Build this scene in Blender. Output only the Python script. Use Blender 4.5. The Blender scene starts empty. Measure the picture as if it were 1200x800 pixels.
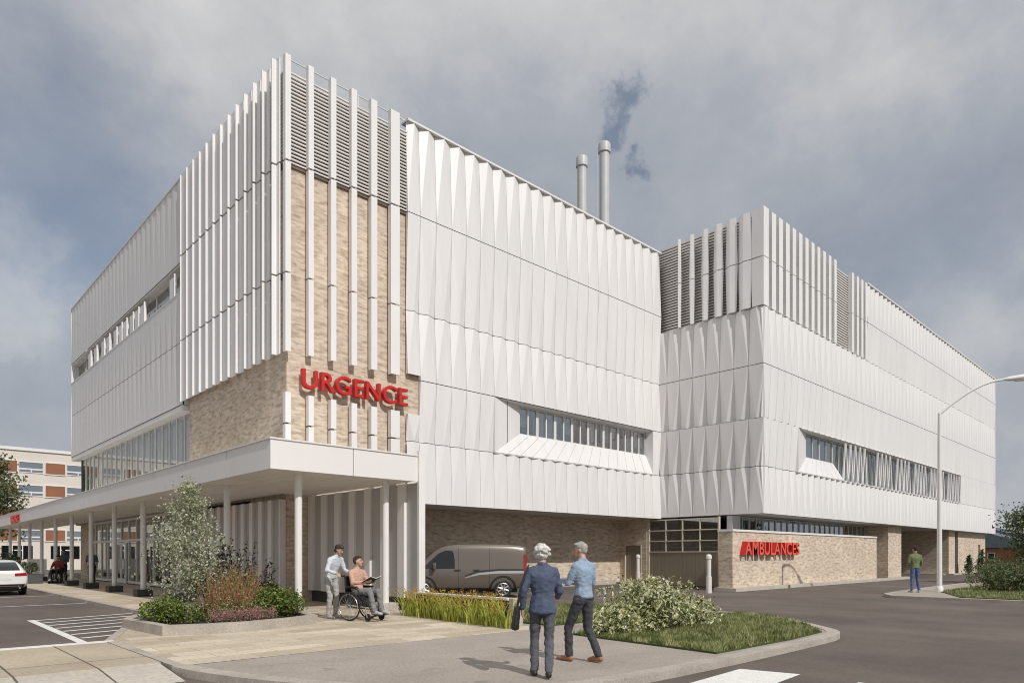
import bpy, bmesh, math, random
from mathutils import Vector, Matrix, noise
from mathutils.bvhtree import BVHTree
random.seed(11)
S = bpy.context.scene
C = S.collection
rad = math.radians

# ------------------------------------------------------------------ materials
def nodes_of(name):
    m = bpy.data.materials.new(name); m.use_nodes = True
    nt = m.node_tree
    return m, nt, nt.nodes['Principled BSDF']

def N(nt, kind, **kw):
    n = nt.nodes.new(kind)
    for k, v in kw.items():
        if k in n.inputs: n.inputs[k].default_value = v
        else: setattr(n, k, v)
    return n

def ramp(nt, src, stops):
    r = nt.nodes.new('ShaderNodeValToRGB')
    els = r.color_ramp.elements
    while len(els) < len(stops): els.new(.5)
    for e, (p, c) in zip(els, stops):
        e.position = p; e.color = (*c, 1)
    nt.links.new(src, r.inputs[0])
    return r.outputs[0]

def mixc(nt, a, b, fac, mode='MIX'):
    m = nt.nodes.new('ShaderNodeMix'); m.data_type = 'RGBA'; m.blend_type = mode
    for sock, v in ((m.inputs[6], a), (m.inputs[7], b), (m.inputs[0], fac)):
        if hasattr(v, 'links'): nt.links.new(v, sock)
        elif isinstance(v, (int, float)): sock.default_value = v
        else: sock.default_value = (*v, 1)
    return m.outputs[2]

def coords(nt, scale=(1, 1, 1)):
    t = nt.nodes.new('ShaderNodeTexCoord'); mp = nt.nodes.new('ShaderNodeMapping')
    mp.inputs['Scale'].default_value = scale
    nt.links.new(t.outputs['Object'], mp.inputs[0])
    return mp.outputs[0]

def noise_tex(nt, vec, scale, detail=4, rough=.6):
    n = nt.nodes.new('ShaderNodeTexNoise')
    n.inputs['Scale'].default_value = scale; n.inputs['Detail'].default_value = detail
    n.inputs['Roughness'].default_value = rough
    nt.links.new(vec, n.inputs['Vector'])
    return n.outputs[0]

def bump(nt, b, h, strength, dist=.02):
    n = nt.nodes.new('ShaderNodeBump')
    n.inputs['Strength'].default_value = strength; n.inputs['Distance'].default_value = dist
    nt.links.new(h, n.inputs['Height']); nt.links.new(n.outputs[0], b.inputs['Normal'])

def sc(c, k): return tuple(min(1, max(0, x * k)) for x in c)

def mat(name, col, rough=.5, var=.12, scale=2.0, metal=0., bmp=0., fine=None, stretch=(1, 1, 1), spec=.5, coat=0.):
    m, nt, b = nodes_of(name)
    v = coords(nt, stretch)
    n1 = noise_tex(nt, v, scale)
    c = ramp(nt, n1, [(.3, sc(col, 1 - var)), (.7, sc(col, 1 + var))])
    if fine:
        n2 = noise_tex(nt, v, fine, 3)
        c = mixc(nt, c, ramp(nt, n2, [(.3, (.65,)*3), (.7, (1.25,)*3)]), .6, 'MULTIPLY')
        if bmp: bump(nt, b, n2, bmp)
    elif bmp: bump(nt, b, n1, bmp)
    nt.links.new(c, b.inputs['Base Color'])
    b.inputs['Roughness'].default_value = rough
    b.inputs['Metallic'].default_value = metal
    b.inputs['Specular IOR Level'].default_value = spec
    b.inputs['Coat Weight'].default_value = coat
    return m

def brick_mat(name, c1, c2, mortar, dark, bw=.36, rh=.105):
    m, nt, b = nodes_of(name)
    t = nt.nodes.new('ShaderNodeTexCoord'); sp = nt.nodes.new('ShaderNodeSeparateXYZ')
    nt.links.new(t.outputs['Object'], sp.inputs[0])
    ad = nt.nodes.new('ShaderNodeMath'); ad.operation = 'ADD'
    nt.links.new(sp.outputs[0], ad.inputs[0]); nt.links.new(sp.outputs[1], ad.inputs[1])
    cb = nt.nodes.new('ShaderNodeCombineXYZ')
    nt.links.new(ad.outputs[0], cb.inputs[0]); nt.links.new(sp.outputs[2], cb.inputs[1])
    br = nt.nodes.new('ShaderNodeTexBrick')
    nt.links.new(cb.outputs[0], br.inputs['Vector'])
    for k, v in (('Scale', 1.), ('Mortar Size', .013), ('Mortar Smooth', .2), ('Brick Width', bw), ('Row Height', rh), ('Bias', -.1)):
        br.inputs[k].default_value = v
    br.inputs['Color1'].default_value = (*c1, 1); br.inputs['Color2'].default_value = (*c2, 1)
    br.inputs['Mortar'].default_value = (*mortar, 1)
    mp = nt.nodes.new('ShaderNodeMapping'); mp.inputs['Scale'].default_value = (2.6, 8., 1)
    nt.links.new(cb.outputs[0], mp.inputs[0])
    n1 = noise_tex(nt, mp.outputs[0], 1.0, 3)
    c = mixc(nt, br.outputs[0], dark, ramp(nt, n1, [(.47, (0, 0, 0)), (.68, (.85,)*3)]))
    n2 = noise_tex(nt, cb.outputs[0], .35, 2)
    c = mixc(nt, c, ramp(nt, n2, [(.3, (.88,)*3), (.7, (1.08,)*3)]), 1., 'MULTIPLY')
    nt.links.new(c, b.inputs['Base Color']); b.inputs['Roughness'].default_value = .85
    b.inputs['Specular IOR Level'].default_value = .25
    bump(nt, b, br.outputs['Fac'], -.5, .012)
    return m

def paver_mat(name, c1, c2, joint, bw, rh, off=.5, rot=0., jw=.008):
    m, nt, b = nodes_of(name)
    t = nt.nodes.new('ShaderNodeTexCoord'); mp = nt.nodes.new('ShaderNodeMapping')
    mp.inputs['Rotation'].default_value = (0, 0, rot)
    nt.links.new(t.outputs['Object'], mp.inputs[0])
    br = nt.nodes.new('ShaderNodeTexBrick'); br.offset = off
    nt.links.new(mp.outputs[0], br.inputs['Vector'])
    for k, v in (('Scale', 1.), ('Mortar Size', jw), ('Mortar Smooth', .3), ('Brick Width', bw), ('Row Height', rh), ('Bias', 0)):
        br.inputs[k].default_value = v
    br.inputs['Color1'].default_value = (*c1, 1); br.inputs['Color2'].default_value = (*c2, 1)
    br.inputs['Mortar'].default_value = (*joint, 1)
    n = noise_tex(nt, mp.outputs[0], 14, 5)
    c = mixc(nt, br.outputs[0], ramp(nt, n, [(.3, (.8,)*3), (.7, (1.12,)*3)]), 1., 'MULTIPLY')
    n3 = noise_tex(nt, mp.outputs[0], .7, 4)
    c = mixc(nt, c, ramp(nt, n3, [(.3, (.85,)*3), (.7, (1.08,)*3)]), 1., 'MULTIPLY')
    nt.links.new(c, b.inputs['Base Color']); b.inputs['Roughness'].default_value = .85
    bump(nt, b, br.outputs['Fac'], -.4, .006)
    return m

def leaf_mat(name, stops, scale=9., trans=.35, rough=.5):
    m, nt, b = nodes_of(name)
    v = coords(nt)
    n = nt.nodes.new('ShaderNodeTexWhiteNoise')
    sn = nt.nodes.new('ShaderNodeVectorMath'); sn.operation = 'SNAP'
    sn.inputs[1].default_value = (1/scale,)*3
    nt.links.new(v, sn.inputs[0]); nt.links.new(sn.outputs[0], n.inputs['Vector'])
    n2 = noise_tex(nt, v, 3., 2)
    mx = nt.nodes.new('ShaderNodeMath'); mx.operation = 'MULTIPLY_ADD'
    nt.links.new(n.outputs[0], mx.inputs[0]); mx.inputs[1].default_value = .6
    hf = nt.nodes.new('ShaderNodeMath'); hf.operation = 'MULTIPLY'; hf.inputs[1].default_value = .4
    nt.links.new(n2, hf.inputs[0]); nt.links.new(hf.outputs[0], mx.inputs[2])
    c = ramp(nt, mx.outputs[0], stops)
    nt.links.new(c, b.inputs['Base Color']); b.inputs['Roughness'].default_value = rough
    b.inputs['Specular IOR Level'].default_value = .35
    tr = nt.nodes.new('ShaderNodeBsdfTranslucent'); nt.links.new(c, tr.inputs[0])
    ms = nt.nodes.new('ShaderNodeMixShader'); ms.inputs[0].default_value = trans
    out = nt.nodes['Material Output']
    nt.links.new(b.outputs[0], ms.inputs[1]); nt.links.new(tr.outputs[0], ms.inputs[2])
    nt.links.new(ms.outputs[0], out.inputs[0])
    return m

def glass_mat(name, tint, refl, top=.75):
    m, nt, b = nodes_of(name)
    nt.nodes.remove(b)
    tr = nt.nodes.new('ShaderNodeBsdfTransparent'); tr.inputs[0].default_value = (*tint, 1)
    gl = nt.nodes.new('ShaderNodeBsdfGlossy'); gl.inputs['Roughness'].default_value = .015
    gl.inputs[0].default_value = (.95, .95, .95, 1)
    v = coords(nt); bn = nt.nodes.new('ShaderNodeBump'); bn.inputs['Strength'].default_value = .03
    nt.links.new(noise_tex(nt, v, .8, 1), bn.inputs['Height']); nt.links.new(bn.outputs[0], gl.inputs['Normal'])
    lw = nt.nodes.new('ShaderNodeLayerWeight'); lw.inputs[0].default_value = .35
    mr = nt.nodes.new('ShaderNodeMapRange'); mr.inputs[3].default_value = refl; mr.inputs[4].default_value = top
    nt.links.new(lw.outputs['Fresnel'], mr.inputs[0])
    ms = nt.nodes.new('ShaderNodeMixShader')
    nt.links.new(mr.outputs[0], ms.inputs[0]); nt.links.new(tr.outputs[0], ms.inputs[1]); nt.links.new(gl.outputs[0], ms.inputs[2])
    nt.links.new(ms.outputs[0], nt.nodes['Material Output'].inputs[0])
    return m

M = {}
M['white'] = mat('white_metal_panel', (.78, .757, .742), .45, .05, 1.6, stretch=(1.1, 1.1, .10))
M['greypanel'] = mat('grey_metal_panel', (.50, .49, .485), .5, .04, .6)
M['rib'] = mat('white_metal_fin', (.83, .81, .795), .45, .03, .5)
M['fascia'] = mat('canopy_white_metal', (.80, .77, .745), .5, .03, .4)
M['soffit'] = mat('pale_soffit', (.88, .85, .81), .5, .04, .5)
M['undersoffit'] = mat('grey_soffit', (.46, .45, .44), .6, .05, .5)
M['trim'] = mat('white_trim', (.80, .78, .75), .45, .04, 2)
M['cream'] = mat('cream_frame', (.66, .60, .47), .5, .06, 2)
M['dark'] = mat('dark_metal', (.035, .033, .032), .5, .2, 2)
M['bracket'] = mat('bronze_bracket', (.14, .10, .07), .5, .2, 2)
M['louvre'] = mat('louvre_slat', (.74, .70, .66), .45, .05, 2)
M['brick'] = brick_mat('buff_brick', (.74, .625, .49), (.57, .46, .345), (.64, .56, .465), (.37, .275, .195))
M['concrete'] = mat('pale_concrete', (.50, .455, .395), .85, .1, 1.2, fine=25, bmp=.15)
M['plinth'] = mat('dark_plinth', (.06, .055, .05), .8, .2, 3)
M['redlit'] = mat('sunlit_red_sign_face', (.74, .13, .085), .4, .05, 2)  # letter fronts coloured lighter, as if sunlit against shaded sides
M['red'] = mat('red_sign', (.56, .022, .018), .35, .05, 2)
M['asphalt'] = mat('asphalt', (.130, .105, .087), .9, .22, .5, fine=30, bmp=.5, stretch=(1, .35, 1))
M['sidewalk'] = mat('grey_concrete_walk', (.37, .32, .275), .9, .07, .9, fine=22, bmp=.2)
M['kerb'] = mat('kerb_stone', (.44, .39, .335), .88, .1, 1.5, fine=30, bmp=.2)
M['pavers'] = paver_mat('buff_pavers', (.68, .585, .455), (.48, .395, .285), (.33, .27, .19), .95, .46)
M['apron'] = paver_mat('pale_slabs', (.50, .42, .31), (.44, .365, .27), (.12, .095, .07), .98, 3.4, 0., jw=.016)
M['ramp'] = paver_mat('pale_ramp_slabs', (.56, .51, .43), (.53, .475, .40), (.12, .095, .07), .98, 3.4, 0., jw=.016)
M['paint'] = mat('road_paint', (.80, .78, .74), .7, .07, 6, fine=40)
M['terrain'] = mat('dry_green_ground', (.10, .12, .05), 1, .3, .05)
M['soil'] = mat('dark_mulch', (.028, .022, .017), 1, .4, 8, bmp=.6)
M['turf'] = mat('turf_soil', (.05, .075, .02), 1, .35, 5, bmp=.5)
M['grass'] = leaf_mat('grass_blades', [(.1, (.055, .075, .02)), (.42, (.20, .23, .075)), (.8, (.50, .50, .25))], 7, .35)
M['bark'] = mat('grey_bark', (.30, .26, .21), .9, .3, 6, bmp=.4)
M['darkbark'] = mat('brown_bark', (.09, .065, .045), .9, .3, 6, bmp=.4)
M['glass'] = glass_mat('window_glass', (.85, .89, .90), .20)
M['glass2'] = glass_mat('clear_lobby_glass', (.92, .93, .92), .06, .45)
M['darkglass'] = mat('tinted_glass', (.012, .013, .014), .04, .1, 1, spec=.8)
M['room'] = mat('room_wall', (.72, .63, .50), .8, .1, .6)
M['roomdark'] = mat('unlit_room_tone', (.13, .125, .12), .8, .15, .6)  # dimness of unlit rooms put into the colour
M['blind'] = mat('white_blind', (.72, .70, .66), .7, .06, 1)
M['chimney'] = mat('grey_flue_steel', (.56, .555, .55), .45, .06, 1.5)
M['door'] = mat('taupe_door', (.27, .225, .165), .5, .06, 1)
M['bollard'] = mat('white_bollard_paint', (.72, .69, .64), .45, .06, 4)
M['terracotta'] = mat('terracotta_panel', (.30, .125, .065), .75, .08, .6)
M['palewall'] = mat('pale_render_wall', (.72, .66, .58), .8, .05, .5)
M['bluepane'] = mat('blue_grey_pane', (.20, .24, .28), .12, .1, .5)
M['roofslate'] = mat('blue_slate_roof', (.12, .14, .17), .8, .15, 1)
M['redbrick'] = mat('red_brick_wall', (.30, .12, .07), .85, .15, 1)
M['rubber'] = mat('tyre_rubber', (.018, .018, .018), .8, .2, 8)
M['alloy'] = mat('alloy_wheel', (.62, .60, .57), .3, .05, 5, metal=.9)
M['van'] = mat('taupe_car_paint', (.165, .138, .11), .28, .02, 1, metal=.35, coat=.8)
M['carwhite'] = mat('white_car_paint', (.80, .79, .76), .3, .02, 1, coat=.7)
M['blackplastic'] = mat('black_plastic', (.02, .02, .02), .5, .1, 4)
M['chrome'] = mat('bright_trim', (.80, .78, .75), .2, .02, 2, metal=.9)
M['redlens'] = mat('red_tail_lens', (.30, .012, .012), .15, .1, 3, coat=.5)
M['clearlens'] = mat('clear_lens', (.75, .75, .74), .12, .05, 3, coat=.5)
M['steel'] = mat('steel_tube', (.45, .45, .45), .3, .05, 4, metal=.8)
M['bulb'] = mat('lamp_lens', (.70, .70, .66), .3, .05, 4)
M['potgrey'] = mat('charcoal_planter', (.07, .075, .08), .6, .1, 2)

def worn(m, scale, lo, hi):
    nt = m.node_tree; b = nt.nodes['Principled BSDF']; l = b.inputs['Base Color'].links[0]; src = l.from_socket
    v = coords(nt, (1, 1.6, 1))
    c = mixc(nt, src, ramp(nt, noise_tex(nt, v, scale, 6, .65), [(.32, (lo,)*3), (.62, (hi,)*3)]), 1., 'MULTIPLY')
    st = ramp(nt, noise_tex(nt, coords(nt, (1, 1, 1)), 1.7, 2, .4), [(.24, (.62,)*3), (.31, (1.,)*3)])
    nt.links.new(mixc(nt, c, st, .7, 'MULTIPLY'), b.inputs['Base Color'])
worn(M['asphalt'], .16, .80, 1.10); worn(M['sidewalk'], .5, .86, 1.06); worn(M['kerb'], 1.1, .82, 1.06)
# ------------------------------------------------------------------ mesh builder
OFF = {}
class MB:
    def __init__(s): s.v = []; s.f = []; s.sm = []
    def add(s, verts, faces, smooth=False):
        o = len(s.v); s.v += [tuple(p) for p in verts]
        s.f += [tuple(o + i for i in f) for f in faces]; s.sm += [smooth] * len(faces)
    def box(s, x0, y0, z0, x1, y1, z1):
        if x0 > x1: x0, x1 = x1, x0
        if y0 > y1: y0, y1 = y1, y0
        if z0 > z1: z0, z1 = z1, z0
        s.add([(x0,y0,z0),(x1,y0,z0),(x1,y1,z0),(x0,y1,z0),(x0,y0,z1),(x1,y0,z1),(x1,y1,z1),(x0,y1,z1)],
              [(0,3,2,1),(4,5,6,7),(0,1,5,4),(1,2,6,5),(2,3,7,6),(3,0,4,7)])
        return s
    def obox(s, c, size, rz=0., ry=0., rx=0.):
        m = Matrix.Translation(c) @ Matrix.Rotation(rz, 4, 'Z') @ Matrix.Rotation(ry, 4, 'Y') @ Matrix.Rotation(rx, 4, 'X')
        a, b, d = size[0]/2, size[1]/2, size[2]/2
        vs = [m @ Vector(p) for p in ((-a,-b,-d),(a,-b,-d),(a,b,-d),(-a,b,-d),(-a,-b,d),(a,-b,d),(a,b,d),(-a,b,d))]
        s.add(vs, [(0,3,2,1),(4,5,6,7),(0,1,5,4),(1,2,6,5),(2,3,7,6),(3,0,4,7)])
        return s
    def prism(s, poly, z0, z1):
        n = len(poly)
        s.add([(x, y, z0) for x, y in poly] + [(x, y, z1) for x, y in poly],
              [tuple(range(n - 1, -1, -1)), tuple(range(n, 2*n))] + [(i, (i+1) % n, n + (i+1) % n, n + i) for i in range(n)])
        return s
    def prism_axis(s, poly, a0, a1, axis):
        """poly in the two other axes, extruded along axis"""
        n = len(poly)
        def P(p, a):
            return (a, p[0], p[1]) if axis == 'X' else (p[0], a, p[1])
        s.add([P(p, a0) for p in poly] + [P(p, a1) for p in poly],
              [tuple(range(n)), tuple(range(2*n - 1, n - 1, -1))] + [(i, n + i, n + (i+1) % n, (i+1) % n) for i in range(n)])
        return s
    def tube(s, pts, rs, seg=10, cap=True, smooth=True):
        pts = [Vector(p) for p in pts]
        if not hasattr(rs, '__len__'): rs = [rs] * len(pts)
        o = len(s.v); up = None
        for i, p in enumerate(pts):
            d = (pts[min(i+1, len(pts)-1)] - pts[max(i-1, 0)]).normalized()
            if up is None: up = Vector((0, 0, 1)) if abs(d.z) < .9 else Vector((1, 0, 0))
            a = d.cross(up)
            a = a.normalized() if a.length > 1e-6 else Vector((1, 0, 0))
            b = a.cross(d).normalized(); up = b
            for k in range(seg):
                t = 2*math.pi*k/seg
                s.v.append(tuple(p + (a*math.cos(t) + b*math.sin(t))*rs[i]))
        for i in range(len(pts)-1):
            for k in range(seg):
                s.f.append((o+i*seg+k, o+i*seg+(k+1) % seg, o+(i+1)*seg+(k+1) % seg, o+(i+1)*seg+k)); s.sm.append(smooth)
        if cap:
            s.f.append(tuple(o+k for k in range(seg))[::-1]); s.sm.append(False)
            s.f.append(tuple(o+(len(pts)-1)*seg+k for k in range(seg))); s.sm.append(False)
        return s
    def ring(s, c, R, r, axis, seg=32, tseg=8):
        c = Vector(c); axis = Vector(axis).normalized()
        a = axis.orthogonal().normalized(); b = axis.cross(a)
        o = len(s.v)
        for i in range(seg):
            t = 2*math.pi*i/seg; e = a*math.cos(t) + b*math.sin(t)
            for k in range(tseg):
                u = 2*math.pi*k/tseg
                s.v.append(tuple(c + e*(R + r*math.cos(u)) + axis*(r*math.sin(u))))
        for i in range(seg):
            for k in range(tseg):
                s.f.append((o+i*tseg+k, o+((i+1) % seg)*tseg+k, o+((i+1) % seg)*tseg+(k+1) % tseg, o+i*tseg+(k+1) % tseg)); s.sm.append(True)
        return s
    def cyl(s, c0, c1, r, seg=20, smooth=True): return s.tube([c0, c1], r, seg, True, smooth)
    def build(s, name, m, parent=None, bevel=0., auto=False):
        o3 = OFF.get(parent.name) if parent else None
        v = s.v if o3 is None else [(p[0]-o3[0], p[1]-o3[1], p[2]-o3[2]) for p in s.v]
        me = bpy.data.meshes.new(name); me.from_pydata(v, [], s.f)
        me.polygons.foreach_set('use_smooth', s.sm)
        bm = bmesh.new(); bm.from_mesh(me)
        bmesh.ops.recalc_face_normals(bm, faces=bm.faces)
        if bevel:
            bmesh.ops.bevel(bm, geom=[e for e in bm.edges if len(e.link_faces) == 2 and e.calc_face_angle(0) > .6], offset=bevel, segments=2, affect='EDGES', profile=.6)
        bm.to_mesh(me); bm.free()
        me.materials.append(m)
        if any(s.sm): me.set_sharp_from_angle(angle=rad(42))
        return link(name, me, parent)

def link(name, me, parent=None):
    ob = bpy.data.objects.new(name, me); C.objects.link(ob)
    if parent:
        ob.parent = parent
        if parent.name in OFF: OFF[ob.name] = OFF[parent.name]
    return ob

def tag(o, label=None, cat=None, group=None, kind=None):
    if label: o['label'] = label
    if cat: o['category'] = cat
    if group: o['group'] = group
    if kind: o['kind'] = kind
    return o

def thing(name, label, cat, loc=(0, 0, 0), rz=0., group=None, world=False, scale=1.):
    o = bpy.data.objects.new(name, None); C.objects.link(o)
    o.location = loc; o.rotation_euler = (0, 0, rz); o.empty_display_size = .3
    o.scale = (scale,)*3
    if world: OFF[o.name] = Vector(loc)
    return tag(o, label, cat, group)

def struct(name, mb, m, **k):
    return tag(mb.build(name, m, **k), kind='structure')

def copy_tree(o, parent=None):
    c = o.copy(); C.objects.link(c); c.parent = parent
    for ch in list(o.children): copy_tree(ch, c)
    return c

def baked(ob):
    """apply the modifiers of ob into plain mesh data"""
    dg = bpy.context.evaluated_depsgraph_get()
    me = bpy.data.meshes.new_from_object(ob.evaluated_get(dg))
    ob.modifiers.clear(); old = ob.data; ob.data = me
    bpy.data.meshes.remove(old)
    return ob
# ------------------------------------------------------------------ camera, sun, sky
CAM = Vector((-10.2, -22.0, 1.6)); RV = Vector((.7258, -.6879, 0)); FV = Vector((.6879, .7258, 0))
cd = bpy.data.cameras.new('camera'); cam = bpy.data.objects.new('camera', cd); C.objects.link(cam)
cam.location = CAM; cam.rotation_euler = (rad(90), 0, math.atan2(-.6879, .7258))
cd.sensor_width = 36; cd.lens = 23.88; cd.shift_y = .2083; cd.clip_start = .1; cd.clip_end = 3000
S.camera = cam

AZ, EL = rad(7), rad(42)                     # the sun stands before the right-hand facades, slightly to the left
to_sun = Vector((-math.sin(AZ)*math.cos(EL), -math.cos(AZ)*math.cos(EL), math.sin(EL)))
sd = bpy.data.lights.new('sun', 'SUN'); sd.energy = 2.95; sd.angle = rad(.55); sd.color = (1, .97, .94)
sun = bpy.data.objects.new('sun', sd); C.objects.link(sun)
sun.rotation_euler = (-to_sun).to_track_quat('-Z', 'Y').to_euler(); sun.location = (0, -40, 40)

w = bpy.data.worlds.new('World'); S.world = w; w.use_nodes = True
nt = w.node_tree; nt.nodes.clear()
out = nt.nodes.new('ShaderNodeOutputWorld')
sky = nt.nodes.new('ShaderNodeTexSky'); sky.sky_type = 'NISHITA'; sky.sun_disc = False
sky.sun_elevation = EL; sky.sun_rotation = math.atan2(to_sun.x, to_sun.y)
bg = nt.nodes.new('ShaderNodeBackground'); bg.inputs[1].default_value = .085
nt.links.new(sky.outputs[0], bg.inputs[0])
tc = nt.nodes.new('ShaderNodeTexCoord')
dirv = tc.outputs['Generated']
def vm(op, a, b=None):
    n = nt.nodes.new('ShaderNodeVectorMath'); n.operation = op
    for i, v in enumerate((a, b)):
        if v is None: continue
        if hasattr(v, 'links'): nt.links.new(v, n.inputs[i])
        else: n.inputs[i].default_value = v
    return n
def ma(op, a, b=0., c=0.):
    n = nt.nodes.new('ShaderNodeMath'); n.operation = op
    for i, v in enumerate((a, b, c)):
        if hasattr(v, 'links'): nt.links.new(v, n.inputs[i])
        else: n.inputs[i].default_value = v
    return n.outputs[0]
def sstep(x, a, b):
    n = nt.nodes.new('ShaderNodeMapRange'); n.interpolation_type = 'SMOOTHSTEP'
    nt.links.new(x, n.inputs[0]); n.inputs[1].default_value = a; n.inputs[2].default_value = b
    return n.outputs[0]
sp = nt.nodes.new('ShaderNodeSeparateXYZ'); nt.links.new(dirv, sp.inputs[0])
def wnoise(scale, detail, rough, off=(0, 0, 0), sq=(1, 1, 1)):
    m = nt.nodes.new('ShaderNodeMapping'); m.inputs['Location'].default_value = off; m.inputs['Scale'].default_value = sq
    nt.links.new(dirv, m.inputs[0])
    n = nt.nodes.new('ShaderNodeTexNoise'); n.inputs['Scale'].default_value = scale
    n.inputs['Detail'].default_value = detail; n.inputs['Roughness'].default_value = rough
    nt.links.new(m.outputs[0], n.inputs['Vector']); return n
nA = wnoise(2.6, 7, .55, (3.1, .4, 1.2), (1, 1, 1.5)).outputs[0]
nB = wnoise(9, 8, .62, (1., 2., .3), (1, 1, 1.3)).outputs[0]
wob = vm('SCALE', vm('SUBTRACT', wnoise(7, 6, .62).outputs[1], (.5, .5, .5)).outputs[0]); wob.inputs[3].default_value = .22
wd = vm('NORMALIZE', vm('ADD', dirv, wob.outputs[0]).outputs[0]).outputs[0]
def spot(px, py, r0, r1, sx=1.):
    """soft-edged patch of sky around one direction, its rim broken by noise"""
    d = (RV*((px-600)/796) + FV + Vector((0, 0, (650-py)/796))).normalized()
    dd = vm('DISTANCE', wd, tuple(d)).outputs['Value']
    return ma('SUBTRACT', 1., sstep(dd, r0, r1))
def mx(a, b): return ma('MAXIMUM', a, b)
# breaks of blue in the cloud cover
gaps = mx(mx(spot(128, 318, .02, .12), spot(60, 200, .0, .30)), mx(spot(719, 140, .006, .027), spot(738, 186, .0, .016)))
gaps = mx(gaps, ma('MULTIPLY', spot(1075, 300, .0, .2), .55))
gaps = ma('MULTIPLY', gaps, .6)
# pale heaped clouds
heap = mx(spot(30, 345, .03, .12), ma('MULTIPLY', spot(1110, 365, .02, .13), .7))
heap = mx(heap, ma('MULTIPLY', spot(225, 25, .0, .1), .45))
hi = sstep(sp.outputs[2], .36, .70)                      # the deck thins and brightens higher up
br = ma('ADD', ma('MULTIPLY_ADD', nA, .80, -.02), ma('MULTIPLY_ADD', nB, .42, -.085))
br = ma('ADD', br, ma('MULTIPLY', hi, .26))
br = ma('ADD', br, ma('MULTIPLY', heap, .30))
lowb = ma('SUBTRACT', 1., sstep(sp.outputs[2], .0, .3))
br = ma('ADD', br, ma('MULTIPLY', lowb, .09))
cr = ramp(nt, br, [(.34, (.325, .355, .41)), (.55, (.405, .43, .475)), (.72, (.53, .54, .555)), (.95, (.68, .675, .67))])
bc = nt.nodes.new('ShaderNodeBackground'); bc.inputs[1].default_value = 1.
nt.links.new(cr, bc.inputs[0])
ms = nt.nodes.new('ShaderNodeMixShader')
nt.links.new(gaps, ms.inputs[0]); nt.links.new(bc.outputs[0], ms.inputs[1]); nt.links.new(bg.outputs[0], ms.inputs[2])
nt.links.new(ms.outputs[0], out.inputs[0])

S.view_settings.view_transform = 'Standard'; S.view_settings.look = 'None'
S.view_settings.gamma = 1; S.view_settings.use_curve_mapping = False; S.view_settings.exposure = 0.
S.render.engine = 'CYCLES'; S.cycles.use_denoising = True; S.cycles.filter_width = 1.05
S.cycles.max_bounces = 10; S.cycles.diffuse_bounces = 8; S.cycles.transparent_max_bounces = 16
# ------------------------------------------------------------------ facade helpers
def band(mb, axis, edges, z0, z1, plane, apex, depth=.145, gap=.007, zg=.015):
    """one storey of folded panels; axis is the wall's normal ('Y': faces -Y, 'X': faces -X)"""
    def P(a, d, z): return (a, plane + d, z) if axis == 'Y' else (plane + d, a, z)
    z0 += zg; z1 -= zg
    for a0, a1 in zip(edges[:-1], edges[1:]):
        l, r = a0 + gap, a1 - gap; m = (l + r)/2
        if apex == 'down':
            TL, TR, BM = P(l, 0, z1), P(r, 0, z1), P(m, 0, z0)
            BL, BR = P(l, depth, z0), P(r, depth, z0)
            mb.add([TL, TR, BM, BL, BR, P(l, depth, z1), P(r, depth, z1)],
                   [(0, 2, 1), (0, 3, 2), (1, 2, 4), (3, 4, 2), (0, 5, 3), (1, 4, 6)])
        else:
            BL, BR, TM = P(l, 0, z0), P(r, 0, z0), P(m, 0, z1)
            TL, TR = P(l, depth, z1), P(r, depth, z1)
            mb.add([BL, BR, TM, TL, TR, P(l, depth, z0), P(r, depth, z0)],
                   [(0, 1, 2), (0, 2, 3), (1, 4, 2), (2, 4, 3), (0, 3, 5), (1, 6, 4)])

def steps(a, b, n): return [a + (b - a)*i/n for i in range(n + 1)]

def window_unit(parent, x0, x1, z0, z1, y, fm, gm, split=1, fw=.055, fd=.09):
    """framed window facing -Y at depth y"""
    f = MB()
    f.box(x0, y, z0, x1, y+fd, z0+fw); f.box(x0, y, z1-fw, x1, y+fd, z1)
    f.box(x0, y+.002, z0+fw, x0+fw, y+fd, z1-fw); f.box(x1-fw, y+.002, z0+fw, x1, y+fd, z1-fw)
    for k in range(1, split):
        xm = x0 + (x1-x0)*k/split
        f.box(xm-fw/2, y+.004, z0+fw, xm+fw/2, y+fd, z1-fw)
    wf = f.build('window', fm, parent)
    g = MB(); g.box(x0+fw*.5, y+.04, z0+fw*.5, x1-fw*.5, y+.05, z1-fw*.5)
    g.build('pane', gm, wf)
    return wf

# ------------------------------------------------------------------ main building
main = thing('hospital_building', 'white folded-panel hospital block with the red emergency lettering on its brick corner', 'building', (11, 16, 0), world=True)
Z = [3.62, 6.06, 8.5, 11.17, 14.98, 18.55]
XE = [5.06] + [5.67 + .78952*k for k in range(22)]
for bx in ((.2, .2, 3.66, 5.75, 9.9, 14.93), (.2, .2, 0, 1.25, 3.2, 3.66), (1.25, 2.7, -.15, 22.05, 3.1, 3.66), (.25, 29.0, 0, 1.2, 31.5, 3.66)):
    MB().box(*bx).build('brick_wall', M['brick'], main)       # corner tower, its pier, the recessed wall, the far pier
b = MB(); b.prism_axis([(.78, -.15), (1.2, -.15), (1.2, 2.15), (2.28, 2.15), (2.28, -.15), (2.70, -.15), (2.70, 3.66), (.78, 3.66)], 21.95, 22.3, 'X'); b.build('brick_wall', M['brick'], main)
b = MB(); b.box(1.26, 2.64, -.1, 21.9, 2.70, .16); b.build('plinth', M['concrete'], main)
c = MB(); c.box(5.76, 1.0, 3.75, 21.9, 32.7, 18.3); c.box(.9, 9.95, 8.6, 5.74, 32.7, 18.3); c.build('roof_and_walls', M['roomdark'], main)
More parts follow.
